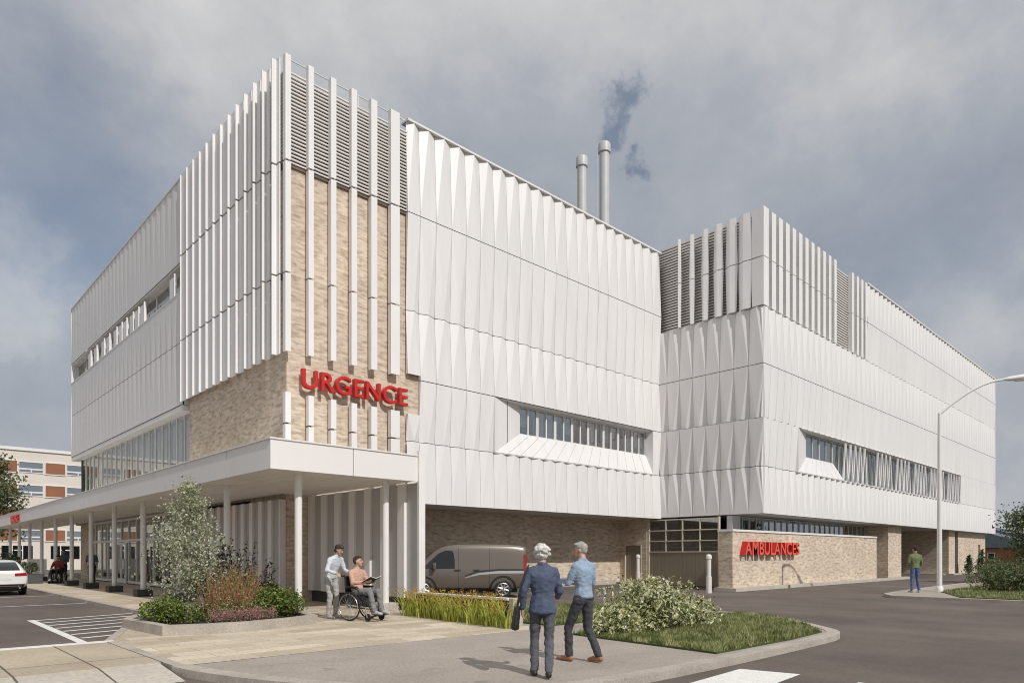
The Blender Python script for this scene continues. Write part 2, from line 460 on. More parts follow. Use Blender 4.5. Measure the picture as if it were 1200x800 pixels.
for k, (z0, z1, ap) in enumerate(((Z[4], Z[5], 'up'), (Z[3], Z[4], 'down'), (Z[2], Z[3], 'up'), (Z[1], Z[2], 'down'), (Z[0], Z[1], 'up'))):
    p = MB()
    if k == 3:
        for es, zz in ((XE[1:7], z1), (XE[21:], z1)):
            q = MB(); band(q, 'Y', es, z0, zz, 0, ap); q.build('folded_cladding', M['white'], main)
        band(p, 'Y', XE[:2], z0, 7.13, 0, ap)
    elif k == 2:
        q = MB(); band(q, 'Y', XE[1:], z0, z1, 0, ap); q.build('folded_cladding', M['white'], main); band(p, 'Y', XE[:2], 8.66, z1, 0, ap)
    else: band(p, 'Y', XE, z0, z1, 0, ap, .09 if k == 4 else .145)
    p.build('folded_cladding', M['white'], main)
p = MB()                                                      # white side of the first panel column and the coping
p.box(5.69, .16, 3.62, 5.80, .9, 18.4); p.box(5.06, -.02, 18.54, 22.24, .45, 18.62); p.box(-.02, 10.22, 18.54, .45, 33.1, 18.62)
p.box(22.0, .15, 3.7, 22.22, .95, 18.5)
p.build('coping', M['trim'], main)
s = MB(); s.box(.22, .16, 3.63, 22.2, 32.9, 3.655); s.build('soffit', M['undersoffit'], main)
# roof louvre behind the fins
l = MB()
for i in range(25):
    z = 15.02 + i*.128
    l.box(.24, .10, z, 5.66, .16, z+.05); l.box(.10, .24, z, .16, 10, z+.05)
l.build('louvre', M['louvre'], main)
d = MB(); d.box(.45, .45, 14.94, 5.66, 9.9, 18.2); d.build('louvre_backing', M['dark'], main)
b = MB(); b.box(.14, .14, 14.90, 5.66, .22, 15.0); b.build('louvre_sill', M['bracket'], main)
# roof rail
r = MB(); r.tube([(.35, .35, 18.72), (22.2, .35, 18.72)], .022, 6)
for i in range(9): r.tube([(.37+i*2.7, .35, 18.15), (.37+i*2.7, .35, 18.72)], .02, 6)
r.build('roof_railing', M['trim'], main)
# fins over the brick on the right-hand face
for x, wd_ in zip((.12, .96, 1.82, 2.65, 3.49, 4.42), (.20, .20, .21, .23, .26, .40)):
    for z0, z1 in ((8.5, 11.14), (11.2, 14.93), (15.0, 18.55), (4.38, 6.03), (6.09, 7.12)):
        l_, r_ = x - wd_/2, x + wd_/2
        f = MB().prism([(l_, -.10), (r_, -.10), (r_, -.04), (l_+.05, -.04), (l_+.05, .10), (l_, .10)], z0, z1)
        f.build('fin', M['rib'], main)
    for z in (11.13, 14.92, 6.02): MB().box(x-.05, -.02, z-.05, x+.05, .2, z+.09).build('bracket', M['bracket'], main)
# fins wrapping the left-hand face, widening into panels
for i in range(13):
    y0 = .50 + .812*i; fl = .27 + .04*i; wb = .16 - .010*i
    for z0, z1 in ((8.45, 11.14), (11.2, 14.93), (15.0, 18.55)):
        f = MB().prism([(-.05-wb, y0-.045), (-.05-wb, y0), (-.005, y0), (-.005, y0-fl), (-.045, y0-fl), (-.045, y0-.045)], z0, z1)
        f.build('fin', M['rib'], main)
    for z in (11.12, 14.9): MB().box(-.003, y0-.16, z-.06, .22, y0-.03, z+.12).build('bracket', M['bracket'], main)
# left-hand face: three bands of panels and a strip window between them
YE = steps(10.25, 33.1, 28)
for z0, z1, ap in ((14.76, 18.55, 'up'), (11.17, 13.46, 'down'), (8.34, 11.17, 'up')):
    p = MB(); band(p, 'X', YE, z0, z1, 0, ap, .035); p.build('folded_cladding', M['white'], main)
p = MB(); p.box(.0, 33.08, 8.34, .9, 33.2, 18.56); p.box(.09, 10.16, 8.34, .9, 10.24, 18.5); p.box(.02, 10.25, 8.08, .9, 33.1, 8.325)
p.box(-.02, 10.25, 13.40, .5, 33.1, 13.455); p.box(.02, 10.25, 14.70, .5, 33.1, 14.75)
p.build('panel_trim', M['trim'], main)
for i in range(9):
    y0, y1 = 10.3 + i*2.53, 10.3 + (i+1)*2.53
    f = MB(); f.box(.40, y0, 13.46, .46, y0+.06, 14.7); f.box(.40, y1-.06, 13.46, .46, y1, 14.7); f.box(.402, y0+.06, 13.46, .46, y1-.06, 13.52); f.box(.402, y0+.06, 14.64, .46, y1-.06, 14.7)
    wf = f.build('window', M['trim'], main)
    MB().box(.43, y0+.03, 13.48, .44, y1-.03, 14.68).build('pane', M['glass'], wf)
b = MB(); b.box(.75, 10.3, 13.4, .8, 33, 14.75); b.build('blind', M['roomdark'], main)  # no blind: dark sheet standing in for the unlit room
for px in (201.6, 166.7, 160.3, 154, 146.5, 141, 135, 126.7, 120.5, 112, 105):
    t = (px-600)/796; dd = 10.2/(.7258*t+.6879); y = -22+dd*(-.6879*t+.7258)
    f = MB(); f.box(-.02, y-.36, 13.46, .10, y-.31, 14.5); f.box(.0, y-.31, 13.46, .05, y+.36, 14.38+.0*y)
    f.build('window_fin', M['rib'], main)
# tall glazed strip above the canopy roof
for i in range(20):
    y0, y1 = 9.82 + i*1.08, 9.82 + (i+1)*1.08
    f = MB(); f.box(.30, y0, 4.4, .40, y0+.05, 8.08); f.box(.302, y0+.05, 5.30, .40, y1, 5.35); f.box(.302, y0+.05, 4.4, .40, y1, 4.48); f.box(.302, y0+.05, 8.0, .40, y1, 8.08)
    wf = f.build('window', M['trim'], main)
    MB().box(.345, y0+.025, 4.44, .352, y1, 8.04).build('pane', M['glass2'], wf)
bl = MB()
rs = random.Random(5)
y = 9.9
while y < 31.2:
    w_ = rs.choice((.42, .55, .7)); bl.box(.75, y, 4.7 if y < 20 else 4.45, .78, min(y+w_, 31.3), 8.0); y += w_ + rs.choice((.08, .16, .28))
bl.build('blind', M['blind'], main)
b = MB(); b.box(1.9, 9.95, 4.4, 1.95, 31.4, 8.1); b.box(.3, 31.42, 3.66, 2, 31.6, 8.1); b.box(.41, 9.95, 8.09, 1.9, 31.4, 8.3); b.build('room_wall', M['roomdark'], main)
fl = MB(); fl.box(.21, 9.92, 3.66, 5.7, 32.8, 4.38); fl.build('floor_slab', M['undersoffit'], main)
# ground-floor glazing under the canopy
for i in range(14):
    y0, y1 = 7.75 + i*1.5, 7.75 + (i+1)*1.5
    if y1 > 29: break
    f = MB(); f.box(.22, y0, .05, .34, y0+.09, 3.64); f.box(.222, y0+.09, .05, .34, y1, .18); f.box(.222, y0+.09, 2.35, .34, y1, 2.47); f.box(.222, y0+.09, 3.5, .34, y1, 3.64)
    wf = f.build('window', M['trim'], main)
    MB().box(.27, y0+.04, .1, .278, y1, 3.6).build('pane', M['glass2'], wf)
for i in range(2):                                             # glazed double door leaves
    y0 = 20.0 + i*.98
    f = MB(); f.box(.14, y0, .03, .20, y0+.1, 2.3); f.box(.14, y0+.84, .03, .20, y0+.94, 2.3); f.box(.142, y0+.1, .03, .2, y0+.84, .28); f.box(.142, y0+.1, 2.18, .2, y0+.84, 2.3)
    dl = f.build('door', M['trim'], main)
    MB().box(.165, y0+.05, .2, .172, y0+.9, 2.25).build('pane', M['glass'], dl)
    MB().tube([(.09, y0+(.8 if i == 0 else .14), .8), (.09, y0+(.8 if i == 0 else .14), 1.5)], .02, 8).build('handle', M['steel'], dl)
bl = MB(); y = 8.2
while y < 28.5:
    bl.box(.7, y, .5, .73, y+.42, 3.5); y += rs.choice((.5, .62, .9))
bl.build('fill_curtain', M['blind'], main)  # pale curtains added to stand in for the lobby's interior light
b = MB(); b.box(2.6, 7.7, 0, 2.7, 29, 3.66); b.box(.4, 7.6, 0, 2.6, 7.7, 3.66); b.build('lobby_wall', M['room'], main)
b = MB(); b.box(.21, 7.45, 0, .5, 7.74, 3.66); b.box(.215, 7.75, 0.0, .33, 29, .05); b.build('plinth', M['plinth'], main)
# right-hand strip window in a splayed recess
x0, x1, zb, zt = XE[6], XE[21], Z[1], Z[2]
ix0, ix1, iz0, iz1, iy = 11.5, 21.38, 7.15, 8.44, .42
sl = MB(); n = 15
for i in range(n):
    oa, ob = x0 + (x1-x0)*i/n + .012, x0 + (x1-x0)*(i+1)/n - .012
    ia, ib = ix0 + (ix1-ix0)*i/n + .01, ix0 + (ix1-ix0)*(i+1)/n - .01
    sl.add([(oa, .0, zb+.03), (ob, .0, zb+.03), (ib, iy, iz0), (ia, iy, iz0), (oa, .12, zb+.0), (ob, .12, zb+.0)], [(0, 1, 2, 3), (0, 4, 5, 1), (0, 3, 4), (1, 5, 2)])
sl.build('sill', M['white'], main)
jb = MB()
mxx, mzz = (x0+ix0)/2, (zb+.03+iz0)/2
jb.add([(x0+.01, 0, zb+.03), (x0+.01, 0, zt-.02), (mxx, iy/2, (zt+iz1)/2), (mxx, iy/2, mzz)], [(0, 1, 2, 3)])
jb.add([(mxx+.03, iy/2, mzz), (mxx+.03, iy/2, (zt+iz1)/2), (ix0, iy, iz1), (ix0, iy, iz0)], [(0, 1, 2, 3)])
jb.add([(x1-.01, 0, zb+.03), (x1-.01, 0, zt-.02), (ix1, iy, iz1), (ix1, iy, iz0)], [(0, 3, 2, 1)])
jb.add([(x0, 0, zt-.02), (x1, 0, zt-.02), (ix1, iy, iz1), (ix0, iy, iz1)], [(0, 1, 2, 3)])
jb.box(x0-.006, .0, zb+.02, x0+.006, .25, zt-.02); jb.box(x0, .004, zb-.012, x1, .14, zb+.012)
jb.build('window_surround', M['white'], main)
nw = 8
for i in range(nw):
    a = ix0 + (ix1-ix0)*i/nw; e = ix0 + (ix1-ix0)*(i+1)/nw
    window_unit(main, a+.004, e-.004, iz0-.03, iz1+.01, iy+.03, M['trim'], M['glass'], 2, .07)
b = MB()
for i in range(10):
    if i in (4, 7): continue
    a = ix0 + i*.99; b.box(a+.08, .58, iz0+(.0 if i % 3 else .4), a+.8, .6, iz1)
b.build('blind', M['blind'], main)
# flues
for x, zt_, r_ in ((20.9, 25.5, .29), (18.9, 23.9, .26)):
    f = MB(); f.tube([(x, 3, 18.2), (x, 3, zt_-.55)], r_, 20); ch = f.build('chimney', M['chimney'], main)
    f = MB(); f.tube([(x, 3, zt_-.55), (x, 3, zt_-.53), (x, 3, zt_-.08), (x, 3, zt_)], [r_+.01, r_+.07, r_+.07, r_+.05], 20); f.build('cap', M['chimney'], ch)
MB().tube([(20.1, 2.9, 18.3), (20.1, 2.9, 24.6)], .02, 6).build('lightning_rod', M['chimney'], main)
# service door in the brick return
MB().box(22.02, 1.22, -.08, 22.08, 2.26, 2.14).build('door', M['door'], main)
f = MB(); f.box(21.93, 1.14, -.08, 22.0, 1.21, 2.2); f.box(21.93, 2.27, -.08, 22.0, 2.33, 2.2); f.build('door_frame', M['cream'], main)
b = MB(); b.box(21.5, .9, -.12, 21.94, 2.7, .04); b.build('step', M['concrete'], main)

# ------------------------------------------------------------------ wing
wing = thing('hospital_wing', 'white folded-panel wing with roof louvres above the ambulance garage', 'building', (46, 7, 0), world=True)
X2, Y2, XR = 22.25, -6.03, 71.4
WZ = [3.68, 6.07, 8.5, 11.2, 14.1, 19.05]
c = MB(); c.box(23.0, -4.9, 3.8, 70.9, 20, 18.6); c.build('roof_and_walls', M['roomdark'], wing)
WE = [X2 + .03 + .79*k for k in range(63)]; XR = WE[-1]
YW = steps(Y2, .45, 8)
for z0, z1, ap in ((WZ[3], WZ[4], 'up'), (WZ[2], WZ[3], 'down'), (WZ[1], WZ[2], 'down'), (WZ[0], WZ[1], 'up')):
    p = MB(); band(p, 'X', YW, z0, z1, X2, ap, .17); p.build('folded_cladding', M['white'], wing)
hx0, hx1 = WE[5], WE[46]
for z0, z1, ap in ((WZ[3], WZ[4], 'up'), (WZ[2], WZ[3], 'down'), (WZ[0], WZ[1], 'up')):
    p = MB(); band(p, 'Y', WE, z0, z1, Y2, ap, .15); p.build('folded_cladding', M['white'], wing)
p = MB(); band(p, 'Y', WE[:6], WZ[1], WZ[2], Y2, 'down', .15); q = MB(); band(q, 'Y', WE[46:], WZ[1], WZ[2], Y2, 'down', .15); q.build('folded_cladding', M['white'], wing); p.build('folded_cladding', M['white'], wing)
lx = WE[18]
for z0, z1, ap in ((14.1, 16.55, 'down'), (16.55, 19.05, 'up')):
    p = MB(); band(p, 'Y', WE[18:], z0, z1, Y2, ap, .15); p.build('folded_cladding', M['white'], wing)
p = MB(); p.box(lx, Y2-.02, 19.04, XR+.1, Y2+.4, 19.12); p.box(XR+.01, Y2+.02, 3.7, XR+.1, 20, 19.03); p.box(X2+.2, Y2+.18, WZ[4]-.03, lx, Y2+.5, WZ[4]+.02)
p.box(X2+.19, Y2+.3, WZ[4]-.031, X2+.5, .4, WZ[4]+.021)
p.build('coping', M['trim'], wing)
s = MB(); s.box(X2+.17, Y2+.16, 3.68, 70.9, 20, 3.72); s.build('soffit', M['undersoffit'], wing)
# roof louvre
l = MB()
for i in range(31):
    z = 14.16 + i*.155
    l.box(X2+.30, Y2+.28, z, lx-.02, Y2+.34, z+.07); l.box(X2+.28, Y2+.4, z, X2+.36, .42, z+.085)
l.build('louvre', M['louvre'], wing)
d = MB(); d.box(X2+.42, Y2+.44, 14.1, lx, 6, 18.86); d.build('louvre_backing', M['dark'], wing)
for i in range(11):
    x = 23.42 + .79*i; wd_ = .46 - .012*i; a, e = x-wd_/2, x+wd_/2
    for z0, z1 in ((14.13, 16.53), (16.58, 19.05)):
        MB().prism([(a, Y2+.02), (e, Y2+.02), (e, Y2+.08), (a+.05, Y2+.08), (a+.05, Y2+.27), (a, Y2+.27)], z0, z1).build('fin', M['rib'], wing)
for x in (34.05, 34.85, 35.6, 36.3):
    a, e = x-.17, x+.17
    for z0, z1 in ((14.13, 16.53), (16.58, 19.05)):
        MB().prism([(a, Y2+.02), (e, Y2+.02), (e, Y2+.08), (a+.05, Y2+.08), (a+.05, Y2+.27), (a, Y2+.27)], z0, z1).build('fin', M['rib'], wing)
for i, y in enumerate((-1.14, -1.92, -2.72, -3.5, -4.25, -5.0)):   # folded fins growing into the corner panel
    hw = .12 + .045*i
    for z0, z1, fl_ in ((14.13, 16.53, 1), (16.58, 18.98, -1)):
        wA, wB = (hw, hw*1.25) if fl_ > 0 else (hw*1.25, hw)
        f = MB(); f.add([(X2+.02, y-wA, z0), (X2-.06, y+wA*.1, z0), (X2+.12, y+wA, z0), (X2+.02, y-wB, z1), (X2-.06, y+wB*.1, z1), (X2+.12, y+wB, z1), (X2+.2, y, z0), (X2+.2, y, z1)],
              [(0, 3, 4, 1), (1, 4, 5, 2), (0, 1, 2, 6), (3, 7, 5, 4), (0, 6, 7, 3), (2, 5, 7, 6)])
        f.build('fin', M['rib'], wing)
for z0, z1 in ((14.13, 16.53), (16.58, 19.05)):
    MB().prism([(X2, Y2), (X2+.55, Y2), (X2+.55, Y2+.05), (X2+.06, Y2+.05), (X2+.06, Y2+.62), (X2, Y2+.62)], z0, z1).build('corner_panel', M['rib'], wing)
b = MB(); b.box(X2+.4, Y2+.42, 18.87, lx, 6, 18.95); b.build('louvre_cap', M['bracket'], wing)
# strip window with a splayed start and standing triangular fins
ix0, iz0, iy, sx1 = 28.2, 7.1, Y2+.44, WE[13]
sl = MB(); n = 8
for i in range(n):
    oa, ob = hx0 + (sx1-hx0)*i/n + .012, hx0 + (sx1-hx0)*(i+1)/n - .012
    ia, ib = ix0 + (sx1-.5-ix0)*i/n + .01, ix0 + (sx1-.5-ix0)*(i+1)/n - .01
    sl.add([(oa, Y2, WZ[1]+.03), (ob, Y2, WZ[1]+.03), (ib, iy, iz0), (ia, iy, iz0), (oa, Y2+.12, WZ[1]), (ob, Y2+.12, WZ[1])], [(0, 1, 2, 3), (0, 4, 5, 1), (0, 3, 4), (1, 5, 2)])
sl.build('sill', M['white'], wing)
jb = MB()
jb.add([(hx0+.01, Y2, WZ[1]+.03), (hx0+.01, Y2, WZ[2]-.02), (ix0, iy, WZ[2]-.06), (ix0, iy, iz0)], [(0, 1, 2, 3)])
jb.add([(hx0, Y2, WZ[2]-.02), (hx1, Y2, WZ[2]-.02), (hx1, iy, WZ[2]-.06), (ix0, iy, WZ[2]-.06)], [(0, 1, 2, 3)])
jb.box(hx1-.06, Y2+.02, WZ[1]+.03, hx1-.01, iy+.1, WZ[2]-.03)
jb.add([(sx1-.02, Y2, WZ[1]+.03), (sx1-.5, iy, iz0), (sx1-.02, iy, WZ[1]+.03)], [(0, 1, 2)])
jb.box(sx1, Y2+.06, WZ[1]+.02, hx1-.07, iy, WZ[1]+.05)
jb.box(hx0-.006, Y2, WZ[1]+.02, hx0+.006, Y2+.25, WZ[2]-.02); jb.box(hx0, Y2+.004, WZ[1]-.012, hx1, Y2+.14, WZ[1]+.012)
jb.build('window_surround', M['white'], wing)
xs = steps(ix0, hx1-.08, 16)
for a, e in zip(xs[:-1], xs[1:]):
    zb_ = iz0-.02 if e < sx1 else WZ[1]+.06
    if a < sx1 < e: zb_ = WZ[1]+.3
    window_unit(wing, a+.004, e-.004, zb_, WZ[2]-.07, iy+.02, M['chimney'], M['glass'], 2, .06)
b = MB()
for i in range(9): b.box(ix0 + .3 + 3.2*i, iy+.2, 6.2, ix0 + 2.4 + 3.2*i, iy+.22, 8.4)
b.build('blind', M['blind'], wing)
for k in range(13, 46):
    if k in (18, 19, 24, 29, 34, 40): continue
    x = WE[k] + .03; z0, z1 = WZ[1]+.05, WZ[2]-.10            # a V of two slanted, tapering members
    for xa, xb in ((x, x+.34), (x+.72, x+.40)):
        MB().prism_axis([(xa-.075, z0), (xa+.075, z0), (xb+.03, z1), (xb-.03, z1)], Y2+.03, Y2+.11, 'Y').build('slanted_fin', M['rib'], wing)
# ground floor of the wing
for bx in ((22.3, -3.99, -.15, 41.9, -3.5, 2.35), (42.1, -5.45, -.15, 44.9, 6, 3.67), (57.2, -5.45, -.15, 59.1, 15, 3.67), (60.1, -5.45, -.15, 67.2, 15, 3.67), (68.0, -5.45, -.15, 69.9, 15, 3.67), (67.203, -5.44, 2.6, 67.997, -5.0, 3.67), (44.95, 8.2, -.15, 57.1, 8.6, 3.67)):
    MB().box(*bx).build('brick_wall', M['brick'], wing)
b = MB(); b.box(22.3, -3.49, 2.0, 42, 2, 2.05); b.box(22.5, -1, -.15, 42, -.9, 3.67); b.box(22.5, -1, -.15, 22.6, 3, 3.67); b.build('room_wall', M['roomdark'], wing)
for i in range(12):
    a = 23.2 + i*1.56
    window_unit(wing, a, a+1.55, 2.36, 3.66, -4.0, M['chimney'], M['glass'], 2, .06)
b = MB()
for i in range(13): b.box(23.4+i*1.45, -3.8, 2.4, 23.4+i*1.45+(.75 if i % 3 else 1.2), -3.77, 3.6)
b.build('blind', M['blind'], wing)
b = MB(); b.box(22.3, -4.3, -.15, 23.15, -3.995, 3.66); b.build('corner_column', M['chimney'], wing)
b = MB(); b.box(59.12, -5.44, .0, 60.08, -5.35, 2.9); b.build('door', M['plinth'], wing)
b = MB(); b.box(67.2, -5.3, 0, 68.0, -5.2, 2.6); b.build('door', M['plinth'], wing)
b = MB(); b.box(42.0, -5.9, -.12, 45.4, -5.46, .0); b.box(57.0, -5.9, -.12, 70.5, -5.46, .0); b.box(56.6, -5.2, -.12, 57.19, 14, .0); b.build('plinth', M['concrete'], wing)

# sectional garage door of the ambulance bay
gd = thing('garage_door', 'taupe sectional garage door with three rows of glazing beside the white bollards', 'garage door', (22.05, -1.6, -.1), world=True)
f = MB(); f.box(21.98, -3.74, -.1, 22.1, -3.66, 3.62); f.box(21.98, .64, -.1, 22.1, .76, 3.62); f.build('frame', M['cream'], gd)
b = MB()
for i in range(16):
    a = -3.65 + i*.268; b.box(22.03, a+.004, -.06, 22.07, a+.264, 1.74)
b.build('lower_panel', M['door'], gd)
g = MB()
for z in (1.75, 2.35, 2.93, 3.52): g.box(22.0, -3.65, z, 22.09, .63, z+.055)
for i in range(1, 4): g.box(22.002, -3.65+i*1.07-.03, 1.8, 22.088, -3.65+i*1.07+.03, 3.52)
g.build('glazing_bars', M['cream'], gd)
MB().box(22.04, -3.65, 1.78, 22.05, .63, 3.55).build('pane', M['glass'], gd)

# wall that screens the ambulance bay
lw = thing('brick_screen_wall', 'low pale brick wall with white coping carrying the red ambulance lettering', 'wall', (28.7, -5.6, -.1), world=True)
MB().box(19.3, -5.95, -.12, 38.2, -5.25, 2.72).build('brick_body', M['brick'], lw)
b = MB(); b.box(19.25, -6.0, 2.72, 38.25, -5.2, 2.82); b.box(38.205, -5.96, .05, 38.26, -5.2, 2.72); b.build('coping', M['trim'], lw)
b = MB(); b.box(18.9, -6.35, -.14, 24.3, -5.96, .06); b.box(24.5, -6.35, -.14, 44.0, -5.96, .06); b.box(18.9, -5.95, -.14, 19.29, -5.2, .06); b.build('kerb_base', M['concrete'], lw)
def bollard(label, x, y):
    o = thing('bollard', label, 'bollard', (x, y, -.1), group='white bollards at the garage door')
    MB().tube([(0, 0, 0), (0, 0, .74)], .125, 20).build('sleeve', M['bollard'], o)
    MB().tube([(0, 0, .74), (0, 0, .745), (0, 0, 1.52)], [.115, .098, .098], 20).build('post', M['bollard'], o)
    MB().tube([(0, 0, 1.52), (0, 0, 1.53), (0, 0, 1.66), (0, 0, 1.71), (0, 0, 1.74)], [.10, .125, .125, .10, .03], 20).build('cap', M['bollard'], o)
bollard('white capped bollard at the brick end of the low ambulance wall', 17.1, -6.0)
bollard('white capped bollard between the taupe service door and the garage door', 20.8, .55)

# ------------------------------------------------------------------ signs
def sign(name, label, text, size, width, loc, rot, depth, m, offs=.012, fm=None):
    cu = bpy.data.curves.new('text', 'FONT'); cu.body = text; cu.size = size; cu.extrude = depth/2; cu.offset = offs; cu.bevel_depth = .006
    cu.space_character = 1.03
    to = bpy.data.objects.new('text', cu); C.objects.link(to)
    me = bpy.data.meshes.new_from_object(to.evaluated_get(bpy.context.evaluated_depsgraph_get()))
    bpy.data.objects.remove(to); bpy.data.curves.remove(cu)
    bm = bmesh.new(); bm.from_mesh(me); bmesh.ops.remove_doubles(bm, verts=bm.verts, dist=1e-4)
    xs = [v.co.x for v in bm.verts]; kx = width/(max(xs)-min(xs)); mn = min(xs)
    for v in bm.verts: v.co.x = (v.co.x-mn)*kx
    root = thing(name, label, 'sign', loc); root.rotation_euler = rot
    seen = set(); groups = []
    for v in bm.verts:
        if v in seen: continue
        st = [v]; seen.add(v); isl = []
        while st:
            q = st.pop(); isl.append(q)
            for e in q.link_edges:
                o = e.other_vert(q)
                if o not in seen: seen.add(o); st.append(o)
        groups.append(isl)
    groups.sort(key=lambda g: min(v.co.x for v in g))
    for g in groups:
        ix = {v: i for i, v in enumerate(g)}
        fs = {f for v in g for f in v.link_faces}
        mb = MB(); mb.add([v.co[:] for v in g], [tuple(ix[v] for v in f.verts) for f in fs])
        lt = mb.build('letter', m, root)
        if fm:
            q = MB(); top = [f for f in fs if f.normal.z > .95]
            tv = list({v for f in top for v in f.verts}); ti = {v: i for i, v in enumerate(tv)}
            q.add([(v.co.x, v.co.y, v.co.z + .006) for v in tv], [tuple(ti[v] for v in f.verts) for f in top])
            q.build('lit_letter_face', fm, lt)  # front plate carrying the painted sunlit red
    bm.free()
    return root
sign('emergency_sign', 'large red raised letters URGENCE on the buff brick corner', 'URGENCE', .92, 4.35, (.62, -.06, 7.37), (rad(90), 0, 0), .18, M['red'], .005)
sign('ambulance_sign', 'red deep letters AMBULANCES on the low pale brick wall', 'AMBULANCES', .90, 5.9, (19.95, -6.10, 1.62), (rad(90), 0, 0), .30, M['red'], .010, M['redlit'])
sign('canopy_sign', 'small red lettering on the far white canopy edge', 'URGENCE', .66, 3.1, (-3.31, 33.6, 3.72), (rad(90), 0, rad(-90)), .08, M['red'], .012)

# ------------------------------------------------------------------ entrance canopy
can = thing('entrance_canopy', 'long white flat canopy on slim round posts along the entrance side', 'canopy', (-1.5, 15, 0), world=True)
CX, CY, CB, CT, CE = -3.26, -6.25, 3.66, 4.37, 45.0
def fascia(p):
    ys = [CY + .0, -3.6, -.4, 2.8, 6.0] + [6.0 + 3.2*k for k in range(1, 13)]
    for a, e in zip(ys[:-1], ys[1:]): p.box(CX, a+.012, CB, CX+.08, e-.012, CT)
    for a, e in ((CX, -1.05), (-1.05, 1.02)): p.box(a+.0 if a == CX else a+.02, CY-.08, CB, e-.0, CY-.003, CT)
p = MB(); fascia(p); p.build('fascia', M['fascia'], can)
t = MB(); t.box(CX-.03, CY-.11, CT, 1.02, CY+.1, CT+.035); t.box(CX-.03, CY+.102, CT, CX+.12, CE, CT+.035)
t.box(CX+.09, CY+.01, CT-.06, 1.22, .05, CT-.01); t.box(CX+.09, .06, CT-.06, .18, CE, CT-.01); t.build('roof_deck', M['trim'], can)
s = MB()                                                           # boarded soffit with open joints
for i in range(8):
    a = CX + .09 + i*.535; e = a + .52
    y1 = CE if e < .2 else .15
    yy = CY + .02
    while yy < y1 - .1:
        s.box(a, yy, CB+.02, min(e, 1.04), min(yy+2.38, y1), CB+.05); yy += 2.4
s.build('soffit', M['soffit'], can)
MB().box(CX+.09, CY+.02, CB+.08, .18, CE, CB+.1).build('soffit_backing', M['dark'], can)
posts = [(-2.2, -5.6), (.42, -5.6)] + [(-2.45, -1.5 + 4.25*k) for k in range(11)]
for i, (x, y) in enumerate(posts):
    pb = MB(); pb.tube([(x, y, .1), (x, y, CB+.019)], .095, 18); po = pb.build('post', M['trim'], can)
    if i == 0: MB().tube([(x, y, 0), (x, y, .1)], .13, 18).build('post_base', M['trim'], po)
    elif i == 1: MB().box(x-.26, y-.26, -.02, x+.26, y+.26, .26).build('post_base', M['concrete'], po, bevel=.01)
    else: MB().box(x-.28, y-.28, -.02, x+.28, y+.28, .27).build('post_base', M['plinth'], po, bevel=.01)

# ribbed wind screens under the canopy
def ribbed(label, x, y0, y1, z0, z1, n, end):
    o = thing('ribbed_screen', label, 'screen', (x, (y0+y1)/2, 0), world=True)
    p = MB(); q = MB(); st = (y1-y0)/n
    for i in range(n):
        a = y0 + i*st
        p.box(x, a+.01, z0, x+.05, a+st*.62, z1); q.box(x-.09, a+st*.62+.01, z0, x+.05, a+st-.002, z1)
    p.build('panels', M['greypanel'], o); q.build('ribs', M['rib'], o)
    MB().box(x+.06, y0+.2, 0, x+.14, y1, z1-.05).build('backing', M['plinth'], o)
    if end: MB().box(x-.05, y0-.10, .0 if end < 2 else .36, x+.16, y0-.005, z1 + (.88 if end > 1 else 0)).build('end_post', M['trim'], o)
    return o
ribbed('white ribbed wind screen running from the brick pier out under the canopy front', 1.05, -6.3, .15, .38, 3.64, 7, 2)
ribbed('white ribbed wind screen on the entrance side behind the flower bed', .02, .32, 7.45, .6, 3.5, 9, 1)
# ------------------------------------------------------------------ ground, walks, kerbs, paint
ZR = -.10
struct('terrain', MB().box(-1500, -1500, -.6, 1500, 1500, ZR-.02), M['terrain'])
struct('road', MB().box(-160, -120, -.5, 150, 150, ZR), M['asphalt'])

def strip(mb, pts, w, z0, z1, closed=False):
    """solid strip of width w laid inside (to the left of) a polyline"""
    n = len(pts); P = [Vector((x, y, 0)) for x, y in pts]; inn = []
    for i in range(n):
        a = P[i-1] if (i or closed) else P[i]; c = P[(i+1) % n] if (i < n-1 or closed) else P[i]
        d1 = (P[i]-a); d2 = (c-P[i])
        d1 = d1.normalized() if d1.length > 1e-6 else d2.normalized()
        d2 = d2.normalized() if d2.length > 1e-6 else d1
        n1 = Vector((-d1.y, d1.x, 0)); n2 = Vector((-d2.y, d2.x, 0)); m = (n1+n2).normalized()
        inn.append(P[i] + m*(w/max(.4, m.dot(n1))))
    for i in range(n if closed else n-1):
        j = (i+1) % n; a, c, e, f = P[i], P[j], inn[j], inn[i]
        vs = [(p.x, p.y, z) for z in (z0, z1) for p in (a, c, e, f)]
        mb.add(vs, [(0,3,2,1), (4,5,6,7), (0,1,5,4), (2,3,7,6)] + ([(3,0,4,7)] if i == 0 and not closed else []) + ([(1,2,6,5)] if i == n-2 and not closed else []))
    return [(p.x, p.y) for p in inn]

def smooth_poly(pts, it=2, closed=True):
    for _ in range(it):
        q = []
        n = len(pts)
        for i in range(n if closed else n-1):
            a, c = pts[i], pts[(i+1) % n]
            q += [(a[0]*.75+c[0]*.25, a[1]*.75+c[1]*.25), (a[0]*.25+c[0]*.75, a[1]*.25+c[1]*.75)]
        if not closed: q = [pts[0]] + q + [pts[-1]]
        pts = q
    return pts

